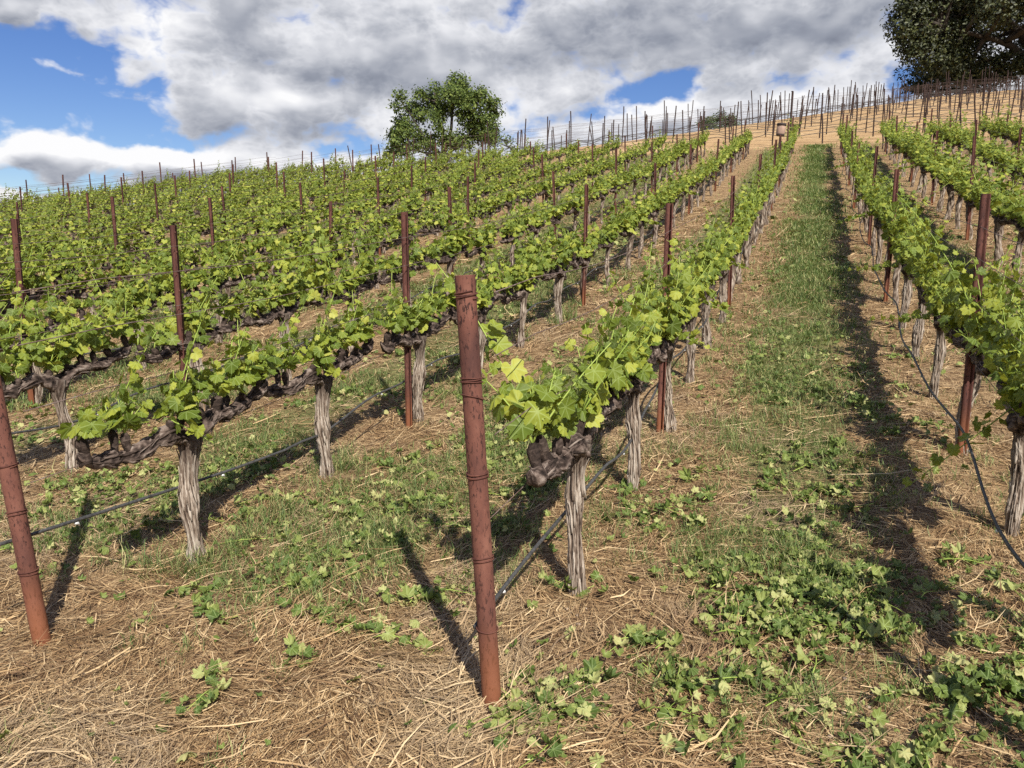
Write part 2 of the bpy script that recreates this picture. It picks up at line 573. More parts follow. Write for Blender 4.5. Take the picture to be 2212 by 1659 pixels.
# ------------------------------------------------------------------ grapevine
def make_vine(seed, slope, detail, grow=1.0):
    """meshes of one vine, trunk foot at the origin, row along Y. detail 2 near, 1 middle, 0 far"""
    rng = np.random.default_rng(seed)
    U = rng.uniform
    hd = .66 + U(-.03, .03)                             # head height
    lean = U(-.05, .05, 2)
    nz, seg = ((56, 44), (24, 18), (9, 8))[2 - detail]
    t = np.linspace(0, 1, nz)
    P = np.stack([lean[0] * t + .018 * np.sin(t * 5 + U(0, 6)), lean[1] * t + .018 * np.sin(t * 6 + U(0, 6)), -.1 + t * (hd + .1)], -1)
    r = .033 + .010 * np.exp(-t * 12) + .003 * np.exp(-((t - U(.2, .8)) / .06) ** 2) + .017 * np.exp(-((t - .97) / .10) ** 2) + .004 * np.sin(t * 17 + U(0, 6)) + .004 * np.sin(t * 9 + U(0, 6))
    r *= U(.9, 1.22)
    th = np.linspace(0, 2 * np.pi, seg, endpoint=False)
    tw = U(-1.5, 1.5)
    ph = th[None, :] + tw * t[:, None] + .25 * np.sin(t * 8 + U(0, 6))[:, None]
    ridge = .32 * np.sin(ph * 4 + U(0, 6)) * np.sin(t * 7 + U(0, 6))[:, None] + .35 * np.sin(ph * 9 + 3 * np.sin(t * 6)[:, None] + U(0, 6)) + .4 * np.sin(ph * 15 + 5 * np.sin(t * 9 + 1)[:, None])
    pn = vnoise(ph * 4 + seed, (t * 9)[:, None] + ph * 0, 1.0, 7) + vnoise(ph * 9 + seed, (t * 14)[:, None] + ph * 0, 1.0, 9)
    ridge = ridge + 1.1 * (pn - 1)
    ridge = ridge + .7 * (rng.random((nz, seg)) - .5) * (detail == 2)
    R = r[:, None] * (1 + (.13 if detail else .1) * ridge)
    A = np.stack([np.clip(.5 + .5 * ridge, 0, 1), np.zeros_like(ridge), np.zeros_like(ridge)], -1)
    tk = MB().add(*tube(P, R, seg, True, A))
    if detail == 2:                                     # peeling strips of bark
        for _ in range(60):
            a0 = U(0, 6.28)
            t0 = U(0, .7)
            L = U(.12, .3)
            k = np.linspace(t0, min(t0 + L, .98), 6)
            c = np.stack([np.interp(k, t, P[:, i]) for i in range(3)], -1)
            rad = np.interp(k, t, r) * (1.0 + .2 * np.linspace(-1, 1, 6) ** 2 * U(0, 1.6))
            aa = a0 + tw * -k + U(-.2, .2) * np.linspace(0, 1, 6)
            c[:, 0] += np.cos(aa) * rad
            c[:, 1] += np.sin(aa) * rad
            tk.add(*tube(c, U(.003, .0075) * np.array([.6, 1, 1, .9, .7, .3]), 5, True, np.tile([[U(.4, 1), 0, 0]], (30, 1))))
    head = P[-1]
    arms = []
    spurs = []
    for sg in (-1, 1):
        mbk = MB()
        n = (44 if detail == 2 else 24) if detail else 9
        k = np.linspace(0, 1, n)
        L = .64 + U(-.05, .03)
        yy = sg * L * k
        zz = head[2] - .05 + .085 * (1 - np.exp(-k * 6)) + .02 * np.sin(k * 9 + U(0, 6)) + slope * yy + .07 * np.clip((k - .86) / .14, 0, 1) ** 2
        xx = head[0] * (1 - k) + .022 * np.sin(k * 7 + U(0, 6)) * k
        C = np.stack([xx, head[1] * (1 - k) + yy, zz], -1)
        sg8 = 20 if detail == 2 else (9 if detail else 6)
        rr = (.046 - .018 * k + .008 * np.sin(k * 24 + U(0, 6)) + .006 * np.sin(k * 43 + U(0, 6))) * np.sqrt(np.clip((1.0 - k) / .07, .02, 1)) * (1 + .12 * np.exp(-((k - .9) / .05) ** 2)) * (1 if detail else .9)
        kn = 1 + .26 * (rng.random((n, sg8)) - .5) * (detail > 0) + .1 * np.sin(np.arange(sg8) * 2 * np.pi / sg8 * 3 + U(0, 6))[None]
        Aa = np.zeros((n, sg8, 3))
        Aa[..., 0] = np.clip(.5 + (kn - 1) * 3, 0, 1)
        mbk.add(*tube(C, rr[:, None] * kn, sg8, True, Aa))
        for _ in range(46 if detail == 2 else 0):         # shaggy strips of bark along the arm
            f0 = U(.02, .9)
            kk = np.linspace(f0, min(f0 + U(.08, .22), 1), 5)
            c = np.stack([np.interp(kk, k, C[:, i]) for i in range(3)], -1)
            an = U(0, 6.28) + np.linspace(0, U(-.5, .5), 5)
            ro = np.interp(kk, k, rr) * (1.0 + .22 * np.linspace(-1, 1, 5) ** 2 * U(0, 1.3))
            c[:, 0] += np.cos(an) * ro
            c[:, 2] += np.sin(an) * ro
            mbk.add(*tube(c, U(.003, .008) * np.array([.4, 1, 1, .8, .3]), 5, True, np.tile([[U(.2, 1), 0, 0]], (25, 1))))
        ns = 5
        for q in range(ns):
            f = (q + .55 + U(-.2, .2)) / ns
            b = np.array([np.interp(f, k, C[:, i]) for i in range(3)])
            hgt = U(.06, .14)
            d = np.array([U(-.35, .35), U(-.5, .5), 1.0])
            pp = b + np.linspace(-.01, hgt, 6)[:, None] * d / np.linalg.norm(d)
            pp[:, 1] += .012 * np.sin(np.linspace(0, 4, 6) + U(0, 6))
            rs = np.array([.034, .028, .022, .025, .029, .016]) * U(.75, 1.15)
            nn = 7 if detail else 5
            mbk.add(*tube(pp, rs, nn, True, np.tile([[.35, 0, 0]], (6 * nn, 1))))
            spurs.append((pp[-1], sg))
            if U() < .35:
                d2 = np.array([U(-.6, .6), U(-.6, .6), .6])
                p2 = pp[2] + np.linspace(0, U(.03, .06), 4)[:, None] * d2
                mbk.add(*tube(p2, np.array([.013, .012, .013, .008]), 5, True, np.tile([[.3, 0, 0]], (20, 1))))
        arms.append(mbk)
    spurs.append((head + np.array([0, 0, .04]), 0))
    # shoots with leaves
    sh = MB()
    LP, LN, LD, LS = [], [], [], []
    vigor = U(.85, 1.15)
    for b, sg in spurs:
        sv = U(.5, 1.35)
        for _ in range(3 if U() < .6 else 2):
            L = (U(.2, .5) * grow if U() < .76 else U(.42, .8) * grow ** .5) * vigor * sv
            n = 7
            k = np.linspace(0, 1, n)
            d = np.array([U(-.55, .55), U(-.42, .42) + slope, 1.0 if U() < .96 else -.1])
            d /= np.linalg.norm(d)
            bend = np.array([U(-.25, .25), U(-.2, .2), U(-.15, .05)])
            C = b + k[:, None] * d * L + (k ** 2)[:, None] * bend * L
            rad = np.linspace(.0045, .0018, n) * (1.0 if detail == 2 else 1.15)
            sh.add(*tube(C, rad, 5 if detail == 2 else 3, True))
            nodes = int(L / ((.047 if detail else .05) * (.7 + .3 * grow))) + 2
            az0 = U(0, 6.28)
            for i in range(nodes):
                f = min(1, (i + .75) / nodes)
                for rep in range(2 if (U() < .3 and f < .75) else 1):
                    p = np.array([np.interp(f, k, C[:, j]) for j in range(3)])
                    a = az0 + i * math.pi + U(-.8, .8) + rep * 1.3
                    side = np.array([math.cos(a) * 1.15, math.sin(a) * .8, 0])
                    pl = U(.03, .075) * (1.05 - .7 * f)
                    pe = p + side * pl + np.array([0, 0, pl * U(.0, .8)])
                    s = (.057 * (1 - .62 * f ** 1.5) + .006) * U(.5, 1.3)
                    if detail == 0:
                        s *= 1.12
                    LP.append(pe)
                    nrm = side * U(.2, 1.0) + np.array([.18, -.24, U(.2, 1.0)]) + rng.normal(0, .48, 3)
                    LN.append(nrm)
                    LD.append(side + np.array([0, 0, -U(.05, .9)]) + rng.normal(0, .3, 3))
                    LS.append(s)
                    if detail:
                        w_ = norm(np.cross(pe - p, [0.3, .2, 1.]))[None] * .0014
                        sh.add(np.stack([p - w_[0], p + w_[0], pe + w_[0], pe - w_[0]]), [[0, 1, 2, 3]])
            if detail and U() < .5:                        # pale tendril or flower cluster at the tip
                c = C[-2] + np.linspace(0, 1, 5)[:, None] * np.array([U(-.06, .06), U(-.06, .06), .07]) + rng.normal(0, .004, (5, 3))
                sh.add(*tube(c, .0014, 3, False))
    lf = MB()
    place_leaves(lf, (L_LO, L_MID, L_HI)[detail], np.array(LP), np.array(LN), np.array(LD), np.array(LS), rng)
    return dict(trunk=tk, arms=arms, shoots=sh, leaves=lf)


def vine_meshes(seed, slope, detail, grow=1.0):
    g = make_vine(seed, slope, detail, grow)
    sm = detail < 2
    return dict(trunk=g['trunk'].mesh('trunk', M_BARK, True), arms=[a.mesh('cordon_arm', M_CORDON, True) for a in g['arms']],
                shoots=g['shoots'].mesh('shoots', M_SHOOT, False), leaves=g['leaves'].mesh('foliage', M_LEAF, True))


ORD = ['zeroth', 'first', 'second', 'third', 'fourth', 'fifth', 'sixth', 'seventh', 'eighth', 'ninth', 'tenth', 'eleventh', 'twelfth', 'thirteenth', 'fourteenth',
       'fifteenth', 'sixteenth', 'seventeenth', 'eighteenth', 'nineteenth', 'twentieth']
TENS = {2: ('twentieth', 'twenty'), 3: ('thirtieth', 'thirty'), 4: ('fortieth', 'forty'), 5: ('fiftieth', 'fifty')}


def ordw(n):
    if n <= 20:
        return ORD[n]
    t, u = divmod(n, 10)
    return TENS[t][0] if u == 0 else TENS[t][1] + '-' + ORD[u]


def row_x(k):
    """k = 0 row left of the alley, 1, 2 ... further left; -1 row right of the alley"""
    if k < -1:
        return .99 + 1.72 * (-k - 1)
    return -.99 - 1.98 * k


def post0(k):
    return {0: 5.80, 1: 5.46, 2: 5.08, -1: 5.75}.get(k, 5.66 - .19 * k)


PSP = 5.16                                              # post spacing


def vend(k):
    return 40.3 - .45 * max(k, 0) - 1.0 * max(-k - 1, 0)


def row_name(k):
    if k == 0:
        return 'row just left of the alley'
    if k == -1:
        return 'row just right of the alley'
    return ('%s row left of the alley' % ordw(k + 1)) if k > 0 else ('%s row right of the alley' % ordw(-k))


ROWS = list(range(-8, 18))
cand = []
for k in ROWS:
    x = row_x(k)
    n = 0
    y = post0(k) + .12 - 2 * PSP / 4
    i = 0
    while y < vend(k):
        j = rnd.uniform(-.05, .05)
        X, Y = x + rnd.uniform(-.04, .04) + (.07 if k == -1 else 0), y + j
        cand.append((k, i, X, Y))
        i += 1
        y += PSP / 4
CX = np.array([c[2] for c in cand])
CY_ = np.array([c[3] for c in cand])
CZ = H(CX, CY_)
vis = in_frame(CX, CY_, CZ + .8, 1.10, 1.3) & (crest_dist(CX, CY_) < 7)
dist = np.hypot(CX, CY_)
keep = vis.copy()
for n_, c in enumerate(cand):                            # the two front vines just out of frame whose shade falls into view
    if c[0] == -1 and c[1] < 2:
        keep[n_] = True
idx = [i for i in np.argsort(dist) if keep[i]]
near_idx, far_idx = idx[:300], idx[300:]

near_sets = {}
# how tall the shoots stand: short on the left slope, fuller beside the alley, tallest to the right
GROW = (.80, .92, 1.1)
V_HI = [[vine_meshes(100 + s + 20 * g, .13, 2, GROW[g]) for s in range(n)] for g, n in enumerate((5, 3, 3))]
V_HI2 = [[vine_meshes(160 + s + 20 * g, .20, 2, GROW[g]) for s in range(n)] for g, n in enumerate((6, 4, 4))]
V_MID = [[vine_meshes(230 + s + 20 * g, .215, 1, GROW[g]) for s in range(n)] for g, n in enumerate((8, 5, 5))]
V_LO = [[vine_meshes(300 + s + 20 * g, .222, 1, GROW[g]) for s in range(n)] for g, n in enumerate((6, 4, 4))]

count = {}
order = sorted(near_idx, key=lambda i: (cand[i][0], cand[i][3]))
nth = {}
for i in order:
    k = cand[i][0]
    if vis[i]:
        count[k] = count.get(k, 0) + 1
        nth[i] = count[k]
hi_n = 0
for i in near_idx:
    k, j, X, Y = cand[i]
    d = dist[i]
    g = 0 if k >= 1 else (1 if k == 0 else 2)
    if k == 0 and Y < 4:
        g = 2
    if d < 6.5:
        pool = V_HI[g] if Y < 6 else V_HI2[g]
    elif d < 11:
        pool = V_HI2[g]
    elif d < 24:
        pool = V_MID[g]
    else:
        pool = V_LO[g]
    vs = pool[(hi_n * 3 + j) % len(pool)] if d < 11 else pool[rnd.randrange(len(pool))]
    hi_n += 1
    root = bpy.data.objects.new('grapevine', None)
    COL.objects.link(root)
    root.location = (X, Y, float(CZ[i]))
    root.empty_display_size = .2
    s = rnd.uniform(.93, 1.07)
    wide = 1.45 if k <= -2 else (1.12 if d > 9 else 1.0)
    root.scale = (s * wide * rnd.choice((-1, 1)), s, s * (1.04 if k <= -2 else 1))
    if i in nth:
        lab = 'leafy grapevine, %s visible from the front in the %s' % (ordw(nth[i]), row_name(k))
    else:
        lab = 'grapevine at the near end of the row right of the alley, number %s' % ('one' if j == 0 else 'two')
    tag(root, lab, 'grapevine', 'grapevines trained in rows up the hillside')
    link('trunk', vs['trunk'], root)
    for a in vs['arms']:
        link('cordon_arm', a, root)
    link('shoots', vs['shoots'], root)
    link('foliage', vs['leaves'], root)

if far_idx:
    lo = [make_vine(400 + s, .222, 0, .72) for s in range(6)]
    fl, ft = MB(), MB()
    for i in far_idx:
        k, j, X, Y = cand[i]
        g = lo[rnd.randrange(6)]
        Mx = np.diag([rnd.choice((-1., 1.)), 1., 1.]) * rnd.uniform(.95, 1.08)
        fl.merge(g['leaves'], Mx, (X, Y, CZ[i]))
        ft.merge(g['trunk'], Mx, (X, Y, CZ[i]))
        for a in g['arms']:
            ft.merge(a, Mx, (X, Y, CZ[i]))
    root = bpy.data.objects.new('distant_grapevines', None)
    COL.objects.link(root)
    tag(root, 'far grapevines merging into one green mass towards the skyline', 'grapevines', kind='stuff')
    for nm, m_, mt in (('foliage', fl, M_LEAF), ('wood', ft, M_CORDON)):
        o = link(nm, m_.mesh(nm, mt, True), root)
        o['kind'] = 'stuff'

# ------------------------------------------------------------------ posts


def extrude_profile(pts, h, hole=False, tilt_top=0):
    pts = np.asarray(pts, float)
    n = len(pts)
    V = np.concatenate([np.c_[pts, np.zeros(n)], np.c_[pts, np.full(n, h)]])
    j = np.arange(n)
    Q = np.stack([j, (j + 1) % n, n + (j + 1) % n, n + j], -1)
    return V, Q


PROF = [(-.026, -.004), (.004, -.004), (.006, .022), (.016, .022), (.018, -.004), (.028, -.004), (.028, .003), (.0235, .003), (.022, .029), (.0, .029), (-.002, .003), (-.021, .003),
        (-.021, .02), (-.026, .02)]


def post_mesh(seed, h):
    V, Q = extrude_profile(PROF, h)
    # split into short lengths so that it can carry a slight bend and notches
    n = len(PROF)
    zs = np.concatenate([[-.25], np.linspace(0, h, 14)])
    P = np.asarray(PROF)
    rg = np.random.default_rng(seed)
    bx = rg.uniform(-.01, .01)
    VV = np.concatenate([np.c_[P + np.array([bx * math.sin(z * 2), 0]), np.full(n, z)] for z in zs])
    j = np.arange(n)
    QQ = np.concatenate([np.stack([a * n + j, a * n + (j + 1) % n, (a + 1) * n + (j + 1) % n, (a + 1) * n + j], -1) for a in range(len(zs) - 1)])
    top = (len(zs) - 1) * n
    mb = MB().add(VV, QQ, None)
    # cap of the three walls
    caps = [[0, 1, 10, 11], [1, 2, 9, 10], [2, 3, 8, 9], [3, 4, 7, 8], [4, 5, 6, 7], [0, 11, 12, 13]]
    mb.add(np.c_[P, np.full(n, h)], caps)
    # little folded wire tabs down one edge
    for z in np.arange(.65, h - .05, .16):
        mb.add(np.array([(.028, -.006, z), (.036, -.006, z + .004), (.036, -.006, z + .016), (.028, -.006, z + .02),
                         (.028, .002, z), (.036, .002, z + .004), (.036, .002, z + .016), (.028, .002, z + .02)]),
               [[0, 1, 2, 3], [7, 6, 5, 4], [1, 5, 6, 2], [0, 4, 5, 1], [3, 2, 6, 7]])
    return mb.mesh('line_post', M_POST)


POSTM = [post_mesh(s, h) for s, h in enumerate((1.68, 1.72, 1.76, 1.70, 1.62, 1.80))]
KEYPOST = {(0, 0): (-1.0, 5.79), (0, 1): (-.98, 10.75), (1, 0): (-2.97, 5.43), (1, 1): (-2.97, 10.63), (2, 0): (-4.95, 5.08), (2, 1): (-4.95, 10.47),
           (-1, 0): (1.03, 5.8), (-1, 1): (.96, 11.2)}
posts = []
for k in ROWS:
    y = post0(k)
    i = 0
    while y < vend(k) + .6:
        X, Y = KEYPOST.get((k, i), (row_x(k) + rnd.uniform(-.05, .05), y + rnd.uniform(-.12, .12)))
        posts.append((k, i, X, Y))
        y += PSP
        i += 1
cnt = {}
for (k, i, X, Y) in posts:
    z = Hs(X, Y)
    if not bool(in_frame(np.array([X]), np.array([Y]), np.array([z + 1.3]), 1.04, 1.2)[0]) or crest_dist(np.array([X]), np.array([Y]))[0] > 9:
        continue
    cnt[k] = cnt.get(k, 0) + 1
    o = link('line_post', POSTM[rnd.randrange(6) if (k, i) not in KEYPOST else rnd.randrange(2)], None, (X, Y, z))
    key = (k, i) in KEYPOST
    o.rotation_euler = (rnd.uniform(-.02, .02), rnd.uniform(-.02, .02), rnd.uniform(-.15, .15) + .12)
    if not key:
        o.rotation_euler = (rnd.uniform(-.035, .035), rnd.uniform(-.035, .035), rnd.uniform(-.3, .3))
        o.scale = (1, 1, rnd.uniform(.93, 1.06))
    tag(o, 'rusty steel post, %s visible from the front in the %s' % (ordw(cnt[k]), row_name(k)), 'post', 'rusty line posts in the vine rows')

# end posts: open steel pipes wound with wire


def end_post(base, top, label, ties):
    bx, by = base
    zb = Hs(bx, by)
    B = np.array([bx, by, zb])
    Tp = np.array(top, float)
    ax = Tp - B
    L = np.linalg.norm(ax)
    root = bpy.data.objects.new('end_post', None)
    COL.objects.link(root)
    root.location = B
    root.rotation_euler = Vector(ax).to_track_quat('Z', 'Y').to_euler()
    tag(root, label, 'post', 'steel pipe end posts')
    r = .0345
    zs = np.concatenate([[-.3], np.linspace(0, L, 16)])
    Pz = np.stack([np.zeros(17), np.zeros(17), zs], -1)
    mb = MB()
    V, Q, T, A = tube(Pz, r, 40, False)
    mb.add(V, Q)
    th = np.linspace(0, 2 * np.pi, 40, endpoint=False)
    ring = lambda rr, z: np.c_[np.cos(th) * rr, np.sin(th) * rr, np.full(40, z)]
    j = np.arange(40)
    V2 = np.concatenate([ring(r, L), ring(r * .995, L + .002), ring(r * .86, L + .002), ring(r * .86, L - .5)])
    # one wall thickness turned over the rim and down the inside
    Q2 = np.concatenate([np.stack([a * 40 + j, a * 40 + (j + 1) % 40, (a + 1) * 40 + (j + 1) % 40, (a + 1) * 40 + j], -1) for a in range(3)])
    mb.add(V2, Q2)
    link('pipe', mb.mesh('pipe', M_PIPE, True), root)
    for zt, turns, sp, tl in ties:
        n = int(36 * turns)
        q = np.linspace(0, turns * 2 * np.pi, n)
        rr = r + .003
        P = np.stack([np.cos(q + zt * 9) * rr, np.sin(q + zt * 9) * rr, zt + sp * (q / (2 * np.pi * max(turns, 1)) - .5) + .004 * np.sin(q * .5 + zt * 7) + tl * np.sin(q) * .01], -1)
        t = MB().add(*tube(P, .0023, 6, True))
        link('wire_tie', t.mesh('wire_tie', M_TIE, True), root)
    return root, B, Tp


u0, v0 = from_cam(2.569, -.0715)
u1, v1 = from_cam(2.569, -.156)
end_post((u0, v0), (u1, v1, -.026 + CAM_Z), 'thick rusty pipe end post wound with wire, standing alone before the middle row',
         [(1.475, 3, .022, .3), (1.19, 3, .02, .3), (1.13, 1.05, .005, 1.2), (.86, 4, .022, .2), (.56, 2, .008, .4), (.30, 1.1, .003, .3)])
u0, v0 = from_cam(3.078, -2.004)
u1, v1 = from_cam(3.078, -2.16)
end_post((u0, v0), (u1, v1, .12 + CAM_Z), 'rusty pipe end post leaning left at the left edge of the photo', [(.78, 2, .008, .2), (.58, 2, .01, .3), (.32, 2, .01, .4), (1.3, 3, .02, .2)])
end_post((1.03, 2.35), (1.05, 2.28, Hs(1.03, 2.35) + 1.56), 'pipe end post of the right row, its shadow falling across the lower right corner', [(1.4, 3, .02, .2), (1.0, 3, .02, .2)])

# ------------------------------------------------------------------ wires and drip hoses along the rows
for k in ROWS:
    x = row_x(k)
    ys0 = {0: 2.37, 1: 2.16, -1: 2.35}.get(k, 2.2)
    lo_y = max(ys0, abs(x) * (.62 if k > 0 else 4.0) if abs(k + .5) > 1.6 else ys0)
    hi_y = vend(k) + .4
    if hi_y - lo_y < 2:
        continue
    n = int((hi_y - lo_y) / .43) + 2
    yy = np.linspace(lo_y, hi_y, n)
    xx = np.full(n, x)
    ok = crest_dist(xx, yy) < 10
    yy, xx = yy[ok], xx[ok]
    if len(yy) < 4 or not in_frame(xx, yy, H(xx, yy) + 1, 1.02, 1.2).any():
        continue
    zz = np.convolve(np.pad(H(xx, yy), 3, 'edge'), np.ones(7) / 7, 'valid')
    root = bpy.data.objects.new('wire_trellis', None)
    COL.objects.link(root)
    root.location = (x, float(yy[0]), float(zz[0]))
    tag(root, 'thin trellis wires strung from post to post along the %s' % row_name(k), 'trellis', 'wire trellises of the vine rows')
    far = 1 + .05 * np.hypot(xx, yy)
    sag = np.abs(np.sin((yy - post0(k)) / PSP * math.pi))
    for hgt in (.70, 1.02, 1.3, 1.52):
        zz2 = zz + hgt - .03 * sag + rnd.uniform(-.02, .02)
        if k in (0, 1, -1):                              # wires are wound on the end post
            zz2[:2] = zz[:2] + hgt * np.array([.96, .98])
        P = np.stack([xx - x, yy - yy[0], zz2 - zz[0]], -1)
        P[:, 0] += .03 * (1 if hgt > 1 else -.2) * (1 - .3 * sag)
        link('wire', MB().add(*tube(P, .0021 * far ** .5, 4, True)).mesh('wire', M_WIRE, True), root)
    # hose
    if k in (-1, 0, 1, 2, 3):
        yh = np.linspace(lo_y - (.22 if k == 1 else 0), min(hi_y, 30), 160)
        base = np.interp(yh, yy, zz)
        off = {0: .0, 1: -.13, -1: -.1}.get(k, 0)
        hh = .34 + .02 * np.sin(yh * 2.3 + k) + .022 * np.cos(yh * 4.9 + k)
        if k == -1:
            hh = .44 + .03 * np.sin(yh * 3.1) - .04 * np.exp(-((yh - 6.1) / .5) ** 2)
        xh = np.full(160, x + off) + .035 * np.sin(yh * 1.7 + k)
        xh = xh + (-.03 if k == 0 else -.075)
        if k == 1:
            hh[:12] = np.linspace(.43, hh[12], 12)
            xh = xh + .13
        if k == 0:
            hh[:10] = np.linspace(.27, hh[10], 10)
        Pm = np.stack([xh, yh, base + hh], -1)
        o0 = Pm[0].copy()
        o = link('drip_hose', MB().add(*tube(Pm - o0, .0085 if k >= 0 else .0075, 8, True)).mesh('drip_hose', M_HOSE, True), None, o0)
        tag(o, 'black irrigation hose hung low along the %s' % row_name(k), 'hose', 'drip irrigation hoses')
        em = MB()
        for yv in np.arange(lo_y + .3, 12, .9):
            c = np.array([np.interp(yv, yh, Pm[:, q]) for q in range(3)])
            em.add(*tube(c - o0 + np.array([[0, -.012, -.012], [0, .0, -.014], [0, .012, -.03]]), np.array([.006, .008, .003]), 6, True))
        link('emitter', em.mesh('emitter', M_CLIP, True), o)

# ------------------------------------------------------------------ young block on the hill above: stakes and hoses
STK = []
for s in range(4):
    rg = np.random.default_rng(60 + s)
    h = (1.7, 2.0, 2.25, 1.45)[s]
    z = np.linspace(-.2, h, 9)
    P = np.stack([.02 * np.sin(z * 1.3 + s), .015 * np.sin(z * 1.7 + s), z], -1)
    m_ = MB().add(*tube(P, .034, 6, True))
    m_.add(*tube(np.array([[.03, 0, h * .62], [.05, 0, h * .62], [.055, 0, h * .62 + .03]]), .012, 4, True))
    STK.append(m_.mesh('stake', M_STAKE))
line = 0
ns = 0
for jrow in range(22):
    yl = 43.4 + 2.55 * jrow
    xs = []
    x = -34 + rnd.uniform(0, 2)
    while x < 28:
        xs.append(x)
        x += 2.0 + rnd.uniform(-.6, .6)
    pts = []
    for x in xs:
        y = yl + rnd.uniform(-.5, .5)
        if crest_dist(np.array([x]), np.array([y]))[0] > 3.5:
            continue
        if not bool(in_frame(np.array([x]), np.array([y]), np.array([Hs(x, y) + 1]), 1.02, 1.1)[0]):
            continue
        pts.append((x, y))
    if not pts:
        continue
    line += 1
    for q, (x, y) in enumerate(pts):
        if ns >= 299:
            break
        ns += 1
        o = link('vineyard_stake', STK[rnd.randrange(4)], None, (x, y, Hs(x, y)))
        o.rotation_euler = (rnd.gauss(0, .045), rnd.gauss(0, .07), rnd.uniform(0, 6.28))
        o.scale = (1, 1, rnd.uniform(.85, 1.12))
        tag(o, 'thin stake on the bare straw hill, %s from left in %s line above the vines' % (ordw(q + 1), ordw(line)), 'stake', 'thin stakes on the bare straw hill')
    x0, x1 = pts[0][0] - 1, min(pts[-1][0] + 2, 28)
    xx = np.linspace(x0, x1, max(12, int((x1 - x0) / .8)))
    yy = yl + .25 * np.sin(xx * .9 + jrow)
    hz = H(xx, yy)
    root = bpy.data.objects.new('stake_wires', None)
    COL.objects.link(root)
    root.location = (x0, yl, float(hz[0]))
    tag(root, 'hose and wires strung across the straw hill along the %s line of stakes' % ordw(line), 'wires', 'hoses and wires on the straw hill')
    org = np.array([x0, yl, hz[0]])
    wob = .09 * np.sin(xx * 2.1 + jrow) + .06 * np.sin(xx * 4.7)
    link('hose', MB().add(*tube(np.stack([xx, yy, hz + .45 + wob], -1) - org, .016, 5, True)).mesh('hose', M_HOSE, True), root)
    for hgt in ((1.0, 1.5) if yl < 72 else (1.3,)):
        link('wire', MB().add(*tube(np.stack([xx, yy, hz + hgt + wob * .4], -1) - org, .004, 4, True)).mesh('wire', M_WIRE, True), root)

# tall end pipe and nest box at the top of the alley's left row
zt = Hs(-1.2, 40.9)
P = np.array([[0, 0, -.3], [.0, 0, 1.3], [.02, 0, 2.65]])
mbp = MB().add(*tube(P, .05, 14, True))
mbp.add(*tube(np.array([[0, 0, 2.652], [0, 0, 2.665], [0, 0, 2.68]]), np.array([.056, .056, .03]), 14, True))
o = link('tall_post', mbp.mesh('tall_post', M_STAKE, True), None, (-1.2, 40.9, zt))
tag(o, 'tall thick dark post at the upper end of the row left of the alley', 'post')
bx, by = -1.2, 26.6
zb = Hs(bx, by)
root = bpy.data.objects.new('nest_box', None)
COL.objects.link(root)
root.location = (bx, by, zb)
root.rotation_euler = (0, .08, 0)
root.scale = (.72, .72, .98)
tag(root, 'round pinkish grey nest box with a dark lid on a post among the vines', 'nest box')
link('pole', MB().add(*tube(np.array([[0, 0, -.2], [0, 0, .8], [0, 0, 1.62]]), .03, 10, True)).mesh('pole', M_STAKE, True), root)
zz = np.array([1.60, 1.605, 1.68, 1.80, 1.92, 1.93])
link('barrel', MB().add(*tube(np.stack([np.zeros(6), np.zeros(6), zz], -1), np.array([.10, .16, .185, .19, .165, .10]), 22, True)).mesh('barrel', M_BOX, True), root)
zz = np.array([1.915, 1.92, 1.985, 2.0])
link('lid', MB().add(*tube(np.stack([np.zeros(4), np.zeros(4), zz], -1), np.array([.18, .2, .195, .06]), 22, True)).mesh('lid', M_LID, True), root)
link('rim', MB().add(*tube(np.stack([np.zeros(3), np.zeros(3), np.array([1.60, 1.62, 1.645])], -1), np.array([.172, .182, .18]), 22, False)).mesh('rim', M_LID, True), root)

# ------------------------------------------------------------------ trees


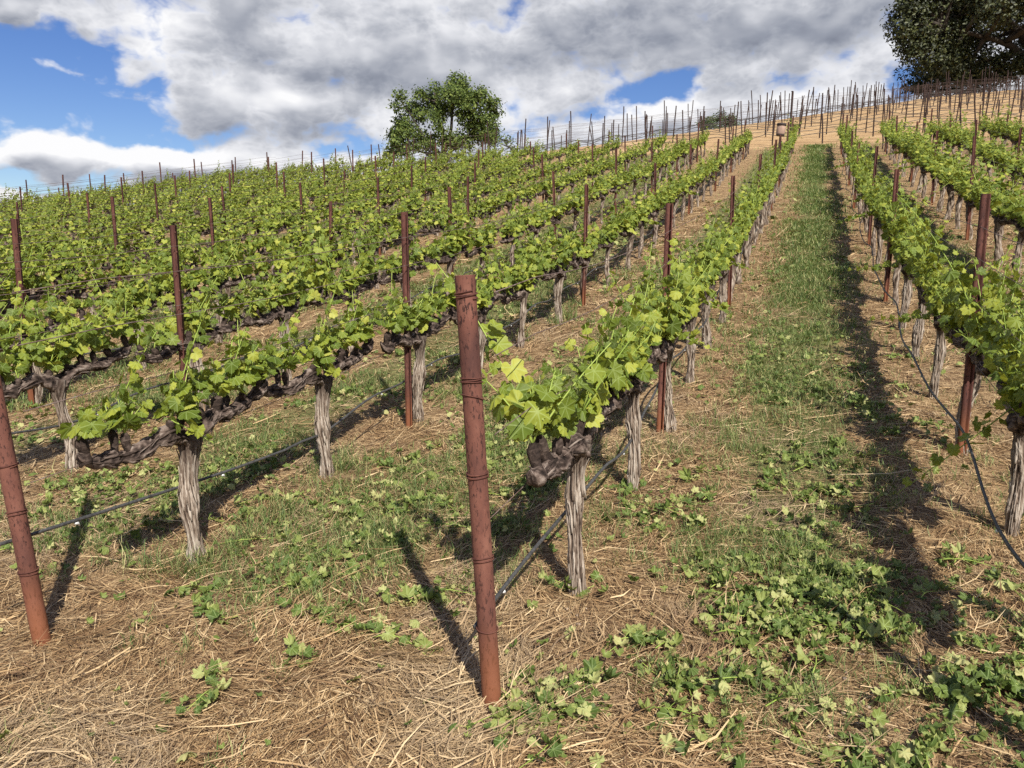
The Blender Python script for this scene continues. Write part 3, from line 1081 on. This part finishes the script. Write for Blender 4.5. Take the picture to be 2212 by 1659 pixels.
def tree(name, label, cat, loc, trunk_pts, trunk_r, lobes, leafsize, mat, seed, limbs=True, clump=(14, 26), fill=.6, part_leaf='crown', spread=1.35):
    """lobes: (centre xyz, radii xyz, number of leaf clumps); clumps of leaf-sized faces on and inside each lobe, limbs reach into every lobe"""
    rg = np.random.default_rng(seed)
    root = bpy.data.objects.new(name, None)
    COL.objects.link(root)
    root.location = loc
    tag(root, label, cat)
    wood = MB()
    TP = [np.asarray(p, float) for p in trunk_pts]
    for p, r in zip(TP, trunk_r):
        n = 12
        k = np.linspace(0, 1, n)
        kk = np.linspace(0, 1, len(p))
        C = np.stack([np.interp(k, kk, p[:, i]) for i in range(3)], -1)
        C[:, 0] += .03 * r * 10 * np.sin(k * 7 + rg.uniform(0, 6)) * .4
        rr = r * (1 - .75 * k) * (1 + .5 * np.exp(-k * 14))
        wood.add(*tube(C, rr, 10, True, np.tile([[.5, 0, 0]], (n * 10, 1))))
    stem = np.concatenate([np.stack([np.interp(np.linspace(.25, 1, 8), np.linspace(0, 1, len(p)), p[:, i]) for i in range(3)], -1) for p in TP])
    lv = MB()
    allP, allN, allS = [], [], []
    for c, r, n in lobes:
        c = np.asarray(c, float)
        r = np.asarray(r, float)
        if limbs:
            s = stem[np.argmin(np.linalg.norm(stem - c, axis=1) + .6 * np.maximum(0, stem[:, 2] - c[2] + .3))]
            mid = (s + c) / 2 + rg.normal(0, .08, 3) * np.linalg.norm(c - s)
            k = np.linspace(0, 1, 8)[:, None]
            C = (1 - k) ** 2 * s + 2 * k * (1 - k) * mid + k * k * c
            wood.add(*tube(C, np.linspace(trunk_r[0] * .32, trunk_r[0] * .07, 8), 6, True, np.tile([[.5, 0, 0]], (48, 1))))
            for _ in range(4):
                e = c + rg.normal(0, .55, 3) * r
                m2 = (c + e) / 2 + rg.normal(0, .1, 3) * r
                C2 = (1 - k) ** 2 * C[5] + 2 * k * (1 - k) * m2 + k * k * e
                wood.add(*tube(C2, np.linspace(trunk_r[0] * .11, trunk_r[0] * .03, 8), 4, True, np.tile([[.5, 0, 0]], (32, 1))))
        d = norm(rg.normal(0, 1, (n, 3)))
        q = rg.random(n) ** .5
        q = np.where(rg.random(n) < fill, .75 + .3 * q, q)
        cc = c + d * q[:, None] * r
        for a, dd in zip(cc, d):
            m = rg.integers(*clump)
            sp = leafsize * spread
            off = rg.normal(0, sp, (m, 3)) * np.array([1, 1, .75])
            allP.append(a + off)
            allN.append(dd * .7 + np.array([.15, -.2, .5]) + rg.normal(0, .5, (m, 3)))
            allS.append(leafsize * rg.uniform(.45, 1.45, m))
    Pp = np.concatenate(allP)
    Nn = norm(np.concatenate(allN))
    Ss = np.concatenate(allS)
    n = len(Pp)
    D = norm(np.cross(Nn, rg.normal(0, 1, (n, 3))))
    X = np.cross(D, Nn)
    sh = np.array([(0, -1.), (.55, -.1), (.3, .55), (0, 1.), (-.4, .5), (-.5, -.15)])
    W = Pp[:, None, :] + Ss[:, None, None] * .62 * (sh[None, :, 0, None] * X[:, None, :] + sh[None, :, 1, None] * D[:, None, :])
    W[:, [1, 5]] += (Nn * Ss[:, None] * .15)[:, None, :]
    base = (np.arange(n) * 6)[:, None]
    Q = np.concatenate([base + np.array([0, 1, 2, 3]), base + np.array([0, 3, 4, 5])])
    lv.add(W.reshape(-1, 3), Q)
    link('trunk', wood.mesh('trunk', M_TRUNK, True), root)
    link(part_leaf, lv.mesh(part_leaf, mat, False), root)
    return root


# broad young oak on the skyline, seen over the vines
TX, TY = -27.3, 56.4
dT = math.hypot(TX, TY)
zbase = CAM_Z + dT * math.tan(math.radians(7.75))
zg = Hs(TX, TY)
pxm = dT * math.cos(math.radians(4.9)) / 1661 * .16 * 1.0
dirx = np.array([cY, sY, 0])                            # across the view
lob = []
rgt = np.random.default_rng(21)
for (lx, ly, rx, ry, n) in [(1190, 320, 120, 100, 34), (1150, 420, 150, 100, 40), (1250, 500, 170, 120, 46), (1090, 560, 150, 110, 40), (880, 400, 60, 80, 10), (830, 540, 100, 90, 24),
                            (690, 510, 75, 65, 18), (470, 540, 55, 50, 10), (600, 640, 140, 90, 30), (690, 720, 120, 100, 26), (390, 670, 50, 60, 9), (430, 830, 110, 70, 26),
                            (340, 940, 100, 75, 22), (520, 960, 160, 90, 36), (680, 960, 90, 90, 14), (300, 1190, 100, 65, 18), (420, 1120, 120, 80, 24), (560, 1170, 110, 70, 22),
                            (700, 1080, 140, 90, 30), (840, 1090, 100, 80, 22), (960, 740, 110, 120, 30), (1010, 640, 120, 90, 26), (1260, 690, 160, 110, 44), (1400, 640, 140, 120, 34),
                            (1500, 520, 100, 90, 20), (1600, 590, 100, 90, 22), (1660, 690, 90, 80, 16), (1550, 740, 110, 70, 12), (1330, 850, 130, 110, 34), (1480, 870, 150, 100, 34),
                            (1640, 900, 90, 100, 20), (1600, 1010, 120, 90, 24), (1420, 1010, 140, 80, 22), (1150, 1060, 130, 90, 36), (1040, 1090, 90, 80, 20), (1250, 1120, 110, 80, 22),
                            (960, 960, 70, 90, 12), (1660, 1110, 70, 60, 10), (790, 1240, 60, 45, 10), (460, 1260, 80, 50, 8), (930, 850, 60, 80, 12), (340, 1290, 50, 50, 6),
                            (1840, 1060, 35, 60, 4), (1880, 1160, 25, 50, 3)]:
    a = (lx - 985) * pxm
    h = (1290 - ly) * pxm + (zbase - zg)
    c = dirx * a + np.array([0, 0, h]) + np.array([-sY, cY, 0]) * rgt.uniform(-1.3, 1.3)
    lob.append((c, (rx * pxm * .95, max(rx, 90) * pxm, ry * pxm * .95), n))
pt = lambda lx, ly, dep=0: dirx * (lx - 985) * pxm + np.array([0, 0, (1290 - ly) * pxm + (zbase - zg)]) + np.array([-sY, cY, 0]) * dep
foot = np.array([0, 0, -.3])
tree('oak_tree', 'leafy green tree alone on the skyline behind the vines, sky showing through its crown', 'tree', (TX, TY, zg),
     [[foot, pt(985, 1250), pt(975, 950), pt(920, 760), pt(880, 450)], [foot, pt(990, 1250), pt(1085, 950), pt(1110, 700), pt(1180, 380)], [foot, pt(980, 1260), pt(760, 1080), pt(560, 740), pt(460, 600)],
      [foot + dirx * .1, pt(1010, 1270), pt(1330, 1000), pt(1500, 780), pt(1600, 620)], [foot, pt(960, 1270), pt(760, 1230), pt(480, 1150), pt(330, 1100)]],
     [.24, .2, .16, .16, .12], lob, .165, M_TREE, 5, clump=(18, 34), spread=1.45)

# great oak at the hilltop
OX, OY = 21.6, 97.5
lob = []
rgo = np.random.default_rng(33)
for i in range(64):
    a = rgo.uniform(0, 2 * math.pi)
    e = rgo.uniform(0, 1)
    rad = 13.2 * math.sqrt(max(0, 1 - (e * .95) ** 2)) * rgo.uniform(.55, 1.0)
    zc = 2.6 + 13.5 * e
    lob.append((np.array([math.cos(a) * rad, math.sin(a) * rad, zc]), (rgo.uniform(2.2, 3.6), rgo.uniform(2.2, 3.6), rgo.uniform(1.5, 2.6)), int(rgo.integers(60, 92))))
for (a, h, r_) in [(-14.6, 6.2, 2.0), (-14.2, 7.6, 1.8), (-13.2, 8.8, 2.0), (-13.4, 5.0, 2.0), (-12.6, 3.5, 2.2), (-12.0, 10.3, 1.8), (-10.4, 11.6, 2.4), (-10.5, 2.4, 2.0), (-8.0, 2.0, 2.2), (-5.5, 2.0, 2.2), (-3.0, 2.4, 2.0)]:
    lob.append((dirx * a + np.array([0, 0, h]), (r_, r_, r_ * .75), 62))
f0 = np.array([0, 0, -.4])
tree('oak_tree', 'huge dark oak spreading over the top of the straw hill', 'tree', (OX, OY, Hs(OX, OY)),
     [[f0, (-.2, 0, 2.2), (-2.5, 0, 6), (-7, 1, 10)], [f0, (.2, 0, 2.2), (1.5, 1, 7), (3, 2, 13)], [f0, (0, 0, 1.9), (-4, -2, 4.5), (-10, -4, 6)], [f0, (.1, 0, 2), (4, -1, 5), (10, -2, 8)]],
     [.85, .7, .6, .6], lob, .27, M_OAK, 8, clump=(16, 28))

# scraggy shrub on the left skyline and dark bush behind the hill
SX, SY = -37.3, 46.5
zs = Hs(SX, SY)
zl = CAM_Z + math.hypot(SX, SY) * math.tan(math.radians(5.3)) - zs
lob = []
rgs = np.random.default_rng(4)
for (a, h, r_, n) in [(0, 1.3, .28, 5), (.1, .85, .4, 9), (-.35, .6, .45, 9), (.5, .5, .4, 8), (-.9, .35, .4, 8), (-1.3, .2, .3, 6), (1.0, .25, .4, 8), (1.5, .05, .35, 6), (0, .2, .6, 14), (2.3, .15, .3, 5), (-.6, .0, .5, 10)]:
    lob.append((dirx * a + np.array([0, 0, zl + h]), (r_, r_, r_ * .9), n))
tree('shrub', 'scraggy dark shrub poking above the vines on the left skyline', 'shrub', (SX, SY, zs), [[(0, 0, -.2), (0, 0, zl * .6), (.05, 0, zl + .9)], [(0.1, 0, -.2), (.4, 0, zl * .5), (1.0, .2, zl + .1)]], [.1, .07], lob, .085, M_SHRUB, 9, clump=(6, 12))
BX, BY = -9.6, 86.0
zs = Hs(BX, BY)
zl = CAM_Z + math.hypot(BX, BY) * math.tan(math.radians(9.75)) - zs
lob = [(dirx * a + np.array([0, 0, zl + h]), (r_, r_, r_ * .8), 26) for (a, h, r_) in [(-.9, .2, .75), (0, .45, .9), (.9, .25, .8), (1.5, .0, .6), (-1.5, 0, .6), (0, -.5, 1.2)]]
tree('bush', 'small rounded dark bush behind the stakes on the skyline', 'bush', (BX, BY, zs), [[(0, 0, -.2), (0, 0, zl * .6), (.05, 0, zl + .3)]], [.2], lob, .16, M_SHRUB, 19)

# ------------------------------------------------------------------ ground cover


def polar(n, r0, r1, a0=-62, a1=24, rng=RNG):
    r = r0 * (r1 / r0) ** rng.random(n)
    a = np.radians(rng.uniform(a0, a1, n))
    return r * np.sin(a), r * np.cos(a), r


def alley(x):
    return np.cos(x * np.pi)                            # 1 in the middle of an alley, -1 under a vine row


def ribbons(x, y, z0, L, Wd, head, rise, bend, name, mat, roll=None):
    """bent ribbons: start x y z0, heading, rise = slope of the first half, bend = change of slope"""
    n = len(x)
    dx, dy = np.cos(head), np.sin(head)
    t = np.array([0, .5, 1.0])
    px = x[:, None] + dx[:, None] * L[:, None] * t * np.cos(np.arctan(rise))[:, None]
    py = y[:, None] + dy[:, None] * L[:, None] * t * np.cos(np.arctan(rise))[:, None]
    side = RNG.normal(0, .12, n) * L
    px[:, 1] += -dy * side
    py[:, 1] += dx * side
    s = np.sin(np.arctan(rise))
    pz = z0[:, None] + L[:, None] * (s[:, None] * t + bend[:, None] * t * t)
    wx, wy = -dy * Wd * .5, dx * Wd * .5
    wz = np.zeros(n) if roll is None else roll * Wd * .5
    taper = np.array([.8, 1.0, .3])
    V = np.empty((n, 3, 2, 3))
    for q, sg in ((0, -1), (1, 1)):
        V[:, :, q, 0] = px + sg * wx[:, None] * taper
        V[:, :, q, 1] = py + sg * wy[:, None] * taper
        V[:, :, q, 2] = pz + sg * wz[:, None] * taper
    b = (np.arange(n) * 6)[:, None]
    Q = np.concatenate([b + np.array([0, 1, 3, 2]), b + np.array([2, 3, 5, 4])])
    return MB().add(V.reshape(-1, 3), Q).mesh(name, mat, False)


# straw
n = 270000
x, y, r = polar(n, 1.25, 24)
bare = fbm(x, y, 1.3, 40) + .25 * np.clip((2.2 - y) / 1.5, 0, 1)
kp = (y < 41) & (RNG.random(n) < np.where(bare > .64, .25, np.clip(1.55 - 1.3 * bare, .3, 1))) & (RNG.random(n) < np.where((alley(x) > .2) & (y > 5), .55, 1))
x, y, r = x[kp], y[kp], r[kp]
n = len(x)
sc = np.maximum(1, r / 4.2)
L = RNG.gamma(4, .021, n) * sc ** .6 + .02
L = np.where(RNG.random(n) < .03, L * 2.2, L)
Wd = (.0010 + .0042 * RNG.random(n) ** 2) * sc
big = (RNG.random(n) < .035 + .06 * (fbm(x, y, .6, 44) > .55)) & (r < 5)
L = np.where(big, RNG.uniform(.10, .30, n), L)
Wd = np.where(big, RNG.uniform(.003, .0065, n), Wd)
hd = RNG.normal(0, .75, n) + (fbm(x, y, .5, 50) - .5) * 7
loft = RNG.random(n) ** 2.2 * .035
rise = RNG.normal(.02, .12, n)
z = H(x, y) + loft + .004
tag(link('straw_mulch', ribbons(x, y, z, L, Wd, hd, rise + .18 * np.sin(hd), RNG.normal(-.03, .06, n), 'straw_mulch', M_STRAW, RNG.normal(0, .35, n))),
    'dry straw mulch scattered over the vineyard floor', 'straw', kind='stuff')

# grass: tufts and the strip in the alleys
TXs, TYs, TR = polar(30000, 2.2, 17)
g1 = fbm(TXs, TYs, .8, 60)
al = alley(TXs)
prob = np.clip((g1 - .37) * 5, 0, 1) * np.where(al > -.2, 1.0, .25) * np.clip((TYs - 2.5) / .8, 0.01, 1) * np.where((TXs > .2) & (TYs < 6), .35, 1)
prob = np.maximum(prob, .9 * np.exp(-((TXs + 2.35) / .55) ** 2 - ((TYs - 3.9) / .9) ** 2))
row_t = (al < -.7) & (TXs < -1.5) & (g1 > .47) & (TYs > 2.75)
prob = np.where(row_t, .55, prob) * np.where((al < -.5) & (TYs < 2.8), .1, 1)
kp = RNG.random(len(TXs)) < prob
TXs, TYs, TR, row_t = TXs[kp], TYs[kp], TR[kp], row_t[kp]
m = 13
n = len(TXs) * m
x = np.repeat(TXs, m) + RNG.normal(0, .028, n)
y = np.repeat(TYs, m) + RNG.normal(0, .028, n)
r = np.repeat(TR, m)
tall = np.repeat(np.where(row_t, 1.5, .85), m)
hd = RNG.uniform(0, 6.28, n)
L = RNG.uniform(.05, .17, n) * tall
ms = [ribbons(x, y, H(x, y), L, RNG.uniform(.0022, .0045, n) * np.maximum(1, r / 5), hd, RNG.uniform(.8, 3.5, n), -RNG.uniform(.1, .65, n), 'grass', M_GRASS, None)]
n = 110000
yy = 4.2 * (42 / 4.2) ** RNG.random(n)
kk = RNG.integers(0, 7, n)
kk = np.where(RNG.random(n) < .5, 0, kk - 1)
xx = -kk * 1.98 + .06 + RNG.normal(0, .40, n)
kp = in_frame(xx, yy, H(xx, yy), 1.15, 1.3) & (RNG.random(n) < np.clip((yy - 4) / 5, 0, 1)) & (fbm(xx, yy, 1.1, 70) + .5 * (RNG.random(n) - .5) > .34 + .25 * np.exp(-yy / 6) + .25 * np.abs(xx + kk * 1.98) )
xx, yy = xx[kp], yy[kp]
n = len(xx)
r = np.hypot(xx, yy)
ms.append(ribbons(xx, yy, H(xx, yy), RNG.uniform(.06, .17, n), RNG.uniform(.0025, .005, n) * np.maximum(1, r / 6), RNG.uniform(0, 6.28, n), RNG.uniform(.7, 3, n), -RNG.uniform(.1, .6, n), 'grass', M_GRASS))
root = tag(link('grass', ms[0]), 'short green grass growing through the straw between the rows', 'grass', kind='stuff')
tag(link('alley_grass', ms[1]), 'green grass strip along the middle of the alley', 'grass', kind='stuff')

# cut vine leaves and shoots lying about
n = 60000
x, y, r = polar(n, 1.5, 24)
g = fbm(x, y, .75, 80)
al = alley(x)
pr = np.clip((g - .46) * 6, 0, 1) * np.where(al > -.3, .9, .3)
pr = pr * np.clip((y - 2.5) / .8, .02, 1)
pr = np.maximum(pr, .008)
for cx_, cy_, sx_, sy_, am in ((-2.3, 3.8, .6, .8, .6), (-.02, 3.5, .3, .42, .8), (.78, 3.2, .22, .65, .8), (-.35, 2.7, .2, .25, .3), (-1.9, 3.0, .5, .25, .35), (.1, 4.6, .35, .5, .5), (-.75, 2.45, .14, .16, .8), (.35, 2.5, .2, .2, .5)):
    pr = np.maximum(pr, am * np.exp(-((x - cx_) / sx_) ** 2 - ((y - cy_) / sy_) ** 2) * np.clip((fbm(x, y, .22, 85) - .35) * 5, 0, 1))
kp = RNG.random(n) < pr
x, y, r = x[kp], y[kp], r[kp]
n = len(x)
P = np.stack([x, y, H(x, y) + RNG.uniform(.012, .055, n)], -1)
N = np.stack([RNG.normal(0, .6, n), RNG.normal(-.12, .6, n), np.ones(n)], -1)
D = np.stack([RNG.normal(0, 1, n), RNG.normal(0, 1, n), RNG.normal(0, .15, n)], -1)
S = (.012 + .030 * RNG.random(n) ** 1.8) * np.maximum(1, r / 9)
lm = MB()
near = r < 6
place_leaves(lm, L_FLAT, P[near], N[near], D[near], S[near], RNG)
place_leaves(lm, L_MID, P[~near], N[~near], D[~near], S[~near], RNG)
n = 200
x, y, r = polar(n, 2.3, 9)
kp = (fbm(x, y, .75, 80) > .5) & (y > 2.6)
x, y = x[kp], y[kp]
cs = MB()
LP, LN, LD, LS = [], [], [], []
spots = list(zip(x, y))
for cx_, cy_, sx_, sy_, q in ((-2.3, 3.8, .6, .8, 26), (-.02, 3.5, .3, .4, 26), (.78, 3.2, .22, .6, 22), (-.35, 2.75, .22, .25, 12), (-.75, 2.42, .12, .12, 7), (.1, 4.8, .35, .5, 16), (-1.75, 2.85, .35, .2, 9), (.3, 2.3, .2, .15, 7),
                              (-1.9, 2.2, .25, .12, 3), (.2, 6.5, .3, .8, 14), (-2, 5.6, .4, .8, 14)):
    spots += [(cx_ + RNG.normal(0, sx_ * .7), cy_ + RNG.normal(0, sy_ * .7)) for _ in range(q)]
for a, b in spots:
    L = rnd.uniform(.1, .36)
    t = np.linspace(0, 1, 7)
    h = rnd.uniform(0, 6.28)
    cv_ = rnd.uniform(-.7, .7)
    xs = a + np.cos(h + t * cv_) * L * t
    ys = b + np.sin(h + t * cv_) * L * t
    zs_ = H(xs, ys) + .03 + .02 * np.sin(t * 4 + h)
    cs.add(*tube(np.stack([xs, ys, zs_], -1), np.linspace(.0028, .0014, 7), 5, True))
    for q in range(1, 7):
        for sg in ((1,) if rnd.random() < .5 else (1, -1)):
            aa = h + sg * rnd.uniform(.5, 1.5)
            pl = rnd.uniform(.01, .05)
            p = np.array([xs[q] + math.cos(aa) * pl, ys[q] + math.sin(aa) * pl, zs_[q] + rnd.uniform(-.01, .02)])
            LP.append(p)
            LN.append((rnd.gauss(0, .55), rnd.gauss(-.1, .55), 1))
            LD.append((math.cos(aa), math.sin(aa), rnd.gauss(-.1, .3)))
            LS.append((.046 - .022 * q / 7) * rnd.uniform(.6, 1.25))
            w_ = np.array([-math.sin(aa), math.cos(aa), 0]) * .0012
            c0 = np.array([xs[q], ys[q], zs_[q]])
            cs.add(np.stack([c0 - w_, c0 + w_, p + w_, p - w_]), [[0, 1, 2, 3]])
place_leaves(lm, L_FLAT, np.array(LP), np.array(LN), np.array(LD), np.array(LS), RNG)
tag(link('leaf_litter', lm.mesh('leaf_litter', M_LITTER, False)), 'cut vine leaves wilting on the straw', 'leaves', kind='stuff')
tag(link('cut_shoots', cs.mesh('cut_shoots', M_SHOOT, True)), 'cut green vine shoots lying on the straw', 'shoots', kind='stuff')
# pebbles and clods on the bare soil in front
n = 900
x, y, r = polar(n, 1.3, 4.5)
kp = (fbm(x, y, 1.3, 40) + .25 * np.clip((2.2 - y) / 1.5, 0, 1) > .62) & (y < 3.2)
x, y = x[kp], y[kp]
pb = MB()
ico = np.array([(0, 0, 1), (.9, 0, .4), (.28, .85, .45), (-.72, .5, .4), (-.7, -.55, .42), (.3, -.85, .4), (.7, .5, -.4), (-.3, .8, -.4), (-.9, 0, -.4), (-.3, -.8, -.4), (.7, -.5, -.4), (0, 0, -1)])
icf = [(0, 1, 2), (0, 2, 3), (0, 3, 4), (0, 4, 5), (0, 5, 1), (1, 6, 2), (2, 6, 7), (2, 7, 3), (3, 7, 8), (3, 8, 4), (4, 8, 9), (4, 9, 5), (5, 9, 10), (5, 10, 1), (1, 10, 6),
       (11, 7, 6), (11, 8, 7), (11, 9, 8), (11, 10, 9), (11, 6, 10)]
for a, b in zip(x, y):
    s = rnd.uniform(.003, .011)
    pb.add(ico * np.array([s * rnd.uniform(.8, 1.3), s, s * .7]) + np.array([a, b, Hs(a, b) + .004]), None, icf)
tag(link('pebbles', pb.mesh('pebbles', plain('pebble', (.34, .26, .19), .8, .2, .4, 30), False)), 'small clods and pebbles on the bare soil', 'pebbles', kind='stuff')

# ------------------------------------------------------------------ sun, sky, camera
SUN_EL = math.radians(42.5)
SUN_AZ = math.atan2(.62, -.78)                           # clockwise from +Y: behind and to the right
sun_dir = Vector((math.sin(SUN_AZ) * math.cos(SUN_EL), math.cos(SUN_AZ) * math.cos(SUN_EL), math.sin(SUN_EL)))
sd = bpy.data.lights.new('sun', 'SUN')
sd.energy = 5.0
sd.angle = math.radians(.55)
sd.color = (1.0, .955, .88)
so = bpy.data.objects.new('sun', sd)
COL.objects.link(so)
so.rotation_euler = (-sun_dir).to_track_quat('-Z', 'Y').to_euler()
so.location = (20, -20, 40)

world = bpy.data.worlds.new('World')
scene.world = world
world.use_nodes = True
nt = world.node_tree
nt.nodes.clear()
w = NT(nt)
out = w.n('ShaderNodeOutputWorld')
sky = w.n('ShaderNodeTexSky', sky_type='NISHITA')
sky.sun_disc = False
sky.sun_elevation = SUN_EL
sky.sun_rotation = SUN_AZ
sky.altitude = 200
sky.air_density = 1.0
sky.dust_density = .3
sky.ozone_density = 2.2
tc = w.n('ShaderNodeTexCoord')
sp = w.n('ShaderNodeSeparateXYZ')
nt.links.new(tc.outputs['Generated'], sp.inputs[0])
az = w.m('MULTIPLY', w.m('ARCTAN2', sp.outputs[0], sp.outputs[1]), 180 / math.pi)
el = w.m('MULTIPLY', w.m('ARCSINE', sp.outputs[2]), 180 / math.pi)
cv = w.n('ShaderNodeCombineXYZ')
w.put(cv.inputs[0], w.m('MULTIPLY', az, .06))
w.put(cv.inputs[1], w.m('MULTIPLY', el, .10))
V0 = cv.outputs[0]
azw, elw = az, el


def total(bl, A, E):
    t = None
    for a, e, ra, re, amp in bl:
        p = w.m('DIVIDE', w.m('SUBTRACT', A, a), ra)
        q = w.m('DIVIDE', w.m('SUBTRACT', E, e), re)
        g = w.m('EXPONENT', w.m('MULTIPLY', w.m('ADD', w.m('MULTIPLY', p, p), w.m('MULTIPLY', q, q)), -1))
        t = w.m('MULTIPLY', g, amp) if t is None else w.m('MULTIPLY_ADD', g, amp, t)
    return t


COVER = [(-51.5, 10.6, 5.5, 2.5, -.95), (-51.5, 13.6, 3.2, 1.1, -.6), (-46.0, 9.2, 2.6, 1.0, -.55), (-11.3, 12.2, 3.0, 1.2, -.75), (-9.2, 13.6, 1.2, 1.3, -.4), (-33.4, 8.1, 2.6, .7, -.55),
         (-53, 5.4, 6.0, .5, -.6), (5.6, 12.0, 1.4, 1.4, -.45), (-16.5, 11.0, 2.4, .7, -.4), (-44, 8.3, 3, .35, -.5), (-52.6, 15.2, 1.6, .7, .5), (-50.6, 12.0, 1.8, .5, .5), (-44.5, 12.4, 2.2, .7, .35),
         (-49.5, 7.2, 6, .8, .55), (-38, 10.8, 4.5, 1.4, .4), (-40, 7.0, 6, .7, .3), (-10, 10.6, 3, .6, .3), (-30, 14, 12, 3, .25), (-5, 15.5, 12, 2, .3)]


def density(E, fine=True):
    """how thick the cloud is in a direction: drifting banks with billowing edges"""
    c = w.n('ShaderNodeCombineXYZ')
    w.put(c.inputs[0], w.m('MULTIPLY', az, .075))
    w.put(c.inputs[1], w.m('MULTIPLY', E, .115))
    c = c.outputs[0]
    wn = w.n('ShaderNodeTexNoise')
    nt.links.new(c, wn.inputs['Vector'])
    wn.inputs['Scale'].default_value = 3.0
    wn.inputs['Detail'].default_value = 5
    sc_ = w.n('ShaderNodeSeparateColor')
    nt.links.new(wn.outputs['Color'], sc_.inputs[0])
    A2 = w.m('ADD', az, w.m('MULTIPLY', w.m('SUBTRACT', sc_.outputs[0], .5), 6.5))
    E2 = w.m('ADD', E, w.m('MULTIPLY', w.m('SUBTRACT', sc_.outputs[1], .5), 3.4))
    d = w.m('ADD', total(COVER, A2, E2), w.m('MULTIPLY', w.m('SUBTRACT', w.noise(c, 2.2, 6 if fine else 3, .52), .5), 1.5))
    vm = w.n('ShaderNodeVectorMath', operation='ADD')
    nt.links.new(c, vm.inputs[0])
    mul = w.n('ShaderNodeVectorMath', operation='SCALE')
    nt.links.new(wn.outputs['Color'], mul.inputs[0])
    mul.inputs['Scale'].default_value = .22
    nt.links.new(mul.outputs[0], vm.inputs[1])
    for scl, amp in ((4.0, .36), (9.0, .2), (21.0, .1), (47.0, .05)) if fine else ((4.0, .36), (9.0, .13)):
        v = w.n('ShaderNodeTexVoronoi', feature='SMOOTH_F1', voronoi_dimensions='2D')
        nt.links.new(vm.outputs[0], v.inputs['Vector'])
        v.inputs['Scale'].default_value = scl
        v.inputs['Smoothness'].default_value = .5
        d = w.m('MULTIPLY_ADD', w.m('SUBTRACT', .45, v.outputs['Distance']), amp * 1.5, d)
    return d


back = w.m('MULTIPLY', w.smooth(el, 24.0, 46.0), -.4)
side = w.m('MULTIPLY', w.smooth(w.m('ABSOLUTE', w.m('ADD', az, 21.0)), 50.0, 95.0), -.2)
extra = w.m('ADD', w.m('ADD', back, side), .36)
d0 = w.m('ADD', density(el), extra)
l0 = density(w.m('ADD', el, -.1), False)
l1 = density(w.m('ADD', el, 1.0), False)
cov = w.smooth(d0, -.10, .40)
relief = w.m('SUBTRACT', l0, l1)
thin = w.smooth(d0, .75, .12)
n2 = w.noise(w.mapv(V0, (1, 1.35, 1), loc=(3.1, 1.7, 0)), 2.6, 7, .5, .1)
lit = total([(-38, 10.9, 4.0, 1.3, .32), (-45, 14.7, 3.2, 2.0, .28), (-49.3, 7.3, 6, .8, .34), (-29.6, 9.3, 1.8, 1.8, .28), (-9.6, 10.9, 3.4, .8, .3), (-40.5, 7.2, 6, .7, .25), (1, 10.8, 6, .9, .32), (-24.4, 16.3, 5, 1.2, .16),
             (-1, 13.0, 5, 1.0, .12), (-33, 15.2, 3, 1.5, .16), (-21, 11.5, 5, 1.6, .22),
             (-34.5, 9.2, 4.5, .8, -.22), (-15.5, 15.4, 8, 1.6, -.2), (-1.5, 15.4, 8, 1.3, -.24), (-32, 12.9, 6.5, 1.0, -.2), (-12, 17.2, 10, .9, -.14)], az, el)
br = w.m('ADD', w.m('MULTIPLY_ADD', relief, .55, w.m('MULTIPLY', w.m('SUBTRACT', n2, .5), .7)), w.m('ADD', lit, w.m('MULTIPLY_ADD', thin, .32, .48)), clamp=True)
cc = w.ramp(br, [(0, (.185, .205, .265)), (.3, (.31, .335, .40)), (.55, (.50, .52, .575)), (.8, (.78, .79, .83)), (1, (.97, .97, .98))])
b1 = w.n('ShaderNodeBackground')
hs = w.n('ShaderNodeHueSaturation')
hs.inputs['Saturation'].default_value = 1.3
hs.inputs['Hue'].default_value = .52
nt.links.new(sky.outputs[0], hs.inputs['Color'])
nt.links.new(hs.outputs[0], b1.inputs[0])
b1.inputs[1].default_value = .08
b2 = w.n('ShaderNodeBackground')
nt.links.new(cc, b2.inputs[0])
b2.inputs[1].default_value = .76
mx = w.n('ShaderNodeMixShader')
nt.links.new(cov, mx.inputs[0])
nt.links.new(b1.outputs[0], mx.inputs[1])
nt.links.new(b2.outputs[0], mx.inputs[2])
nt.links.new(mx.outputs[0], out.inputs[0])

cd = bpy.data.cameras.new('camera')
cd.sensor_width = 36
cd.lens = 18 * FPX
cd.clip_start = .05
cd.clip_end = 2000
co = bpy.data.objects.new('camera', cd)
COL.objects.link(co)
co.location = (0, 0, CAM_Z)
co.rotation_euler = (math.pi / 2 - PITCH, 0, YAW)
scene.camera = co
scene.render.resolution_x = 1024
scene.render.resolution_y = 768
scene.view_settings.view_transform = 'Standard'
scene.view_settings.look = 'None'
scene.view_settings.exposure = .42
scene.view_settings.gamma = 1
scene.cycles.max_bounces = 5
scene.cycles.diffuse_bounces = 3
scene.cycles.glossy_bounces = 2
scene.cycles.transmission_bounces = 3
scene.cycles.use_denoising = False
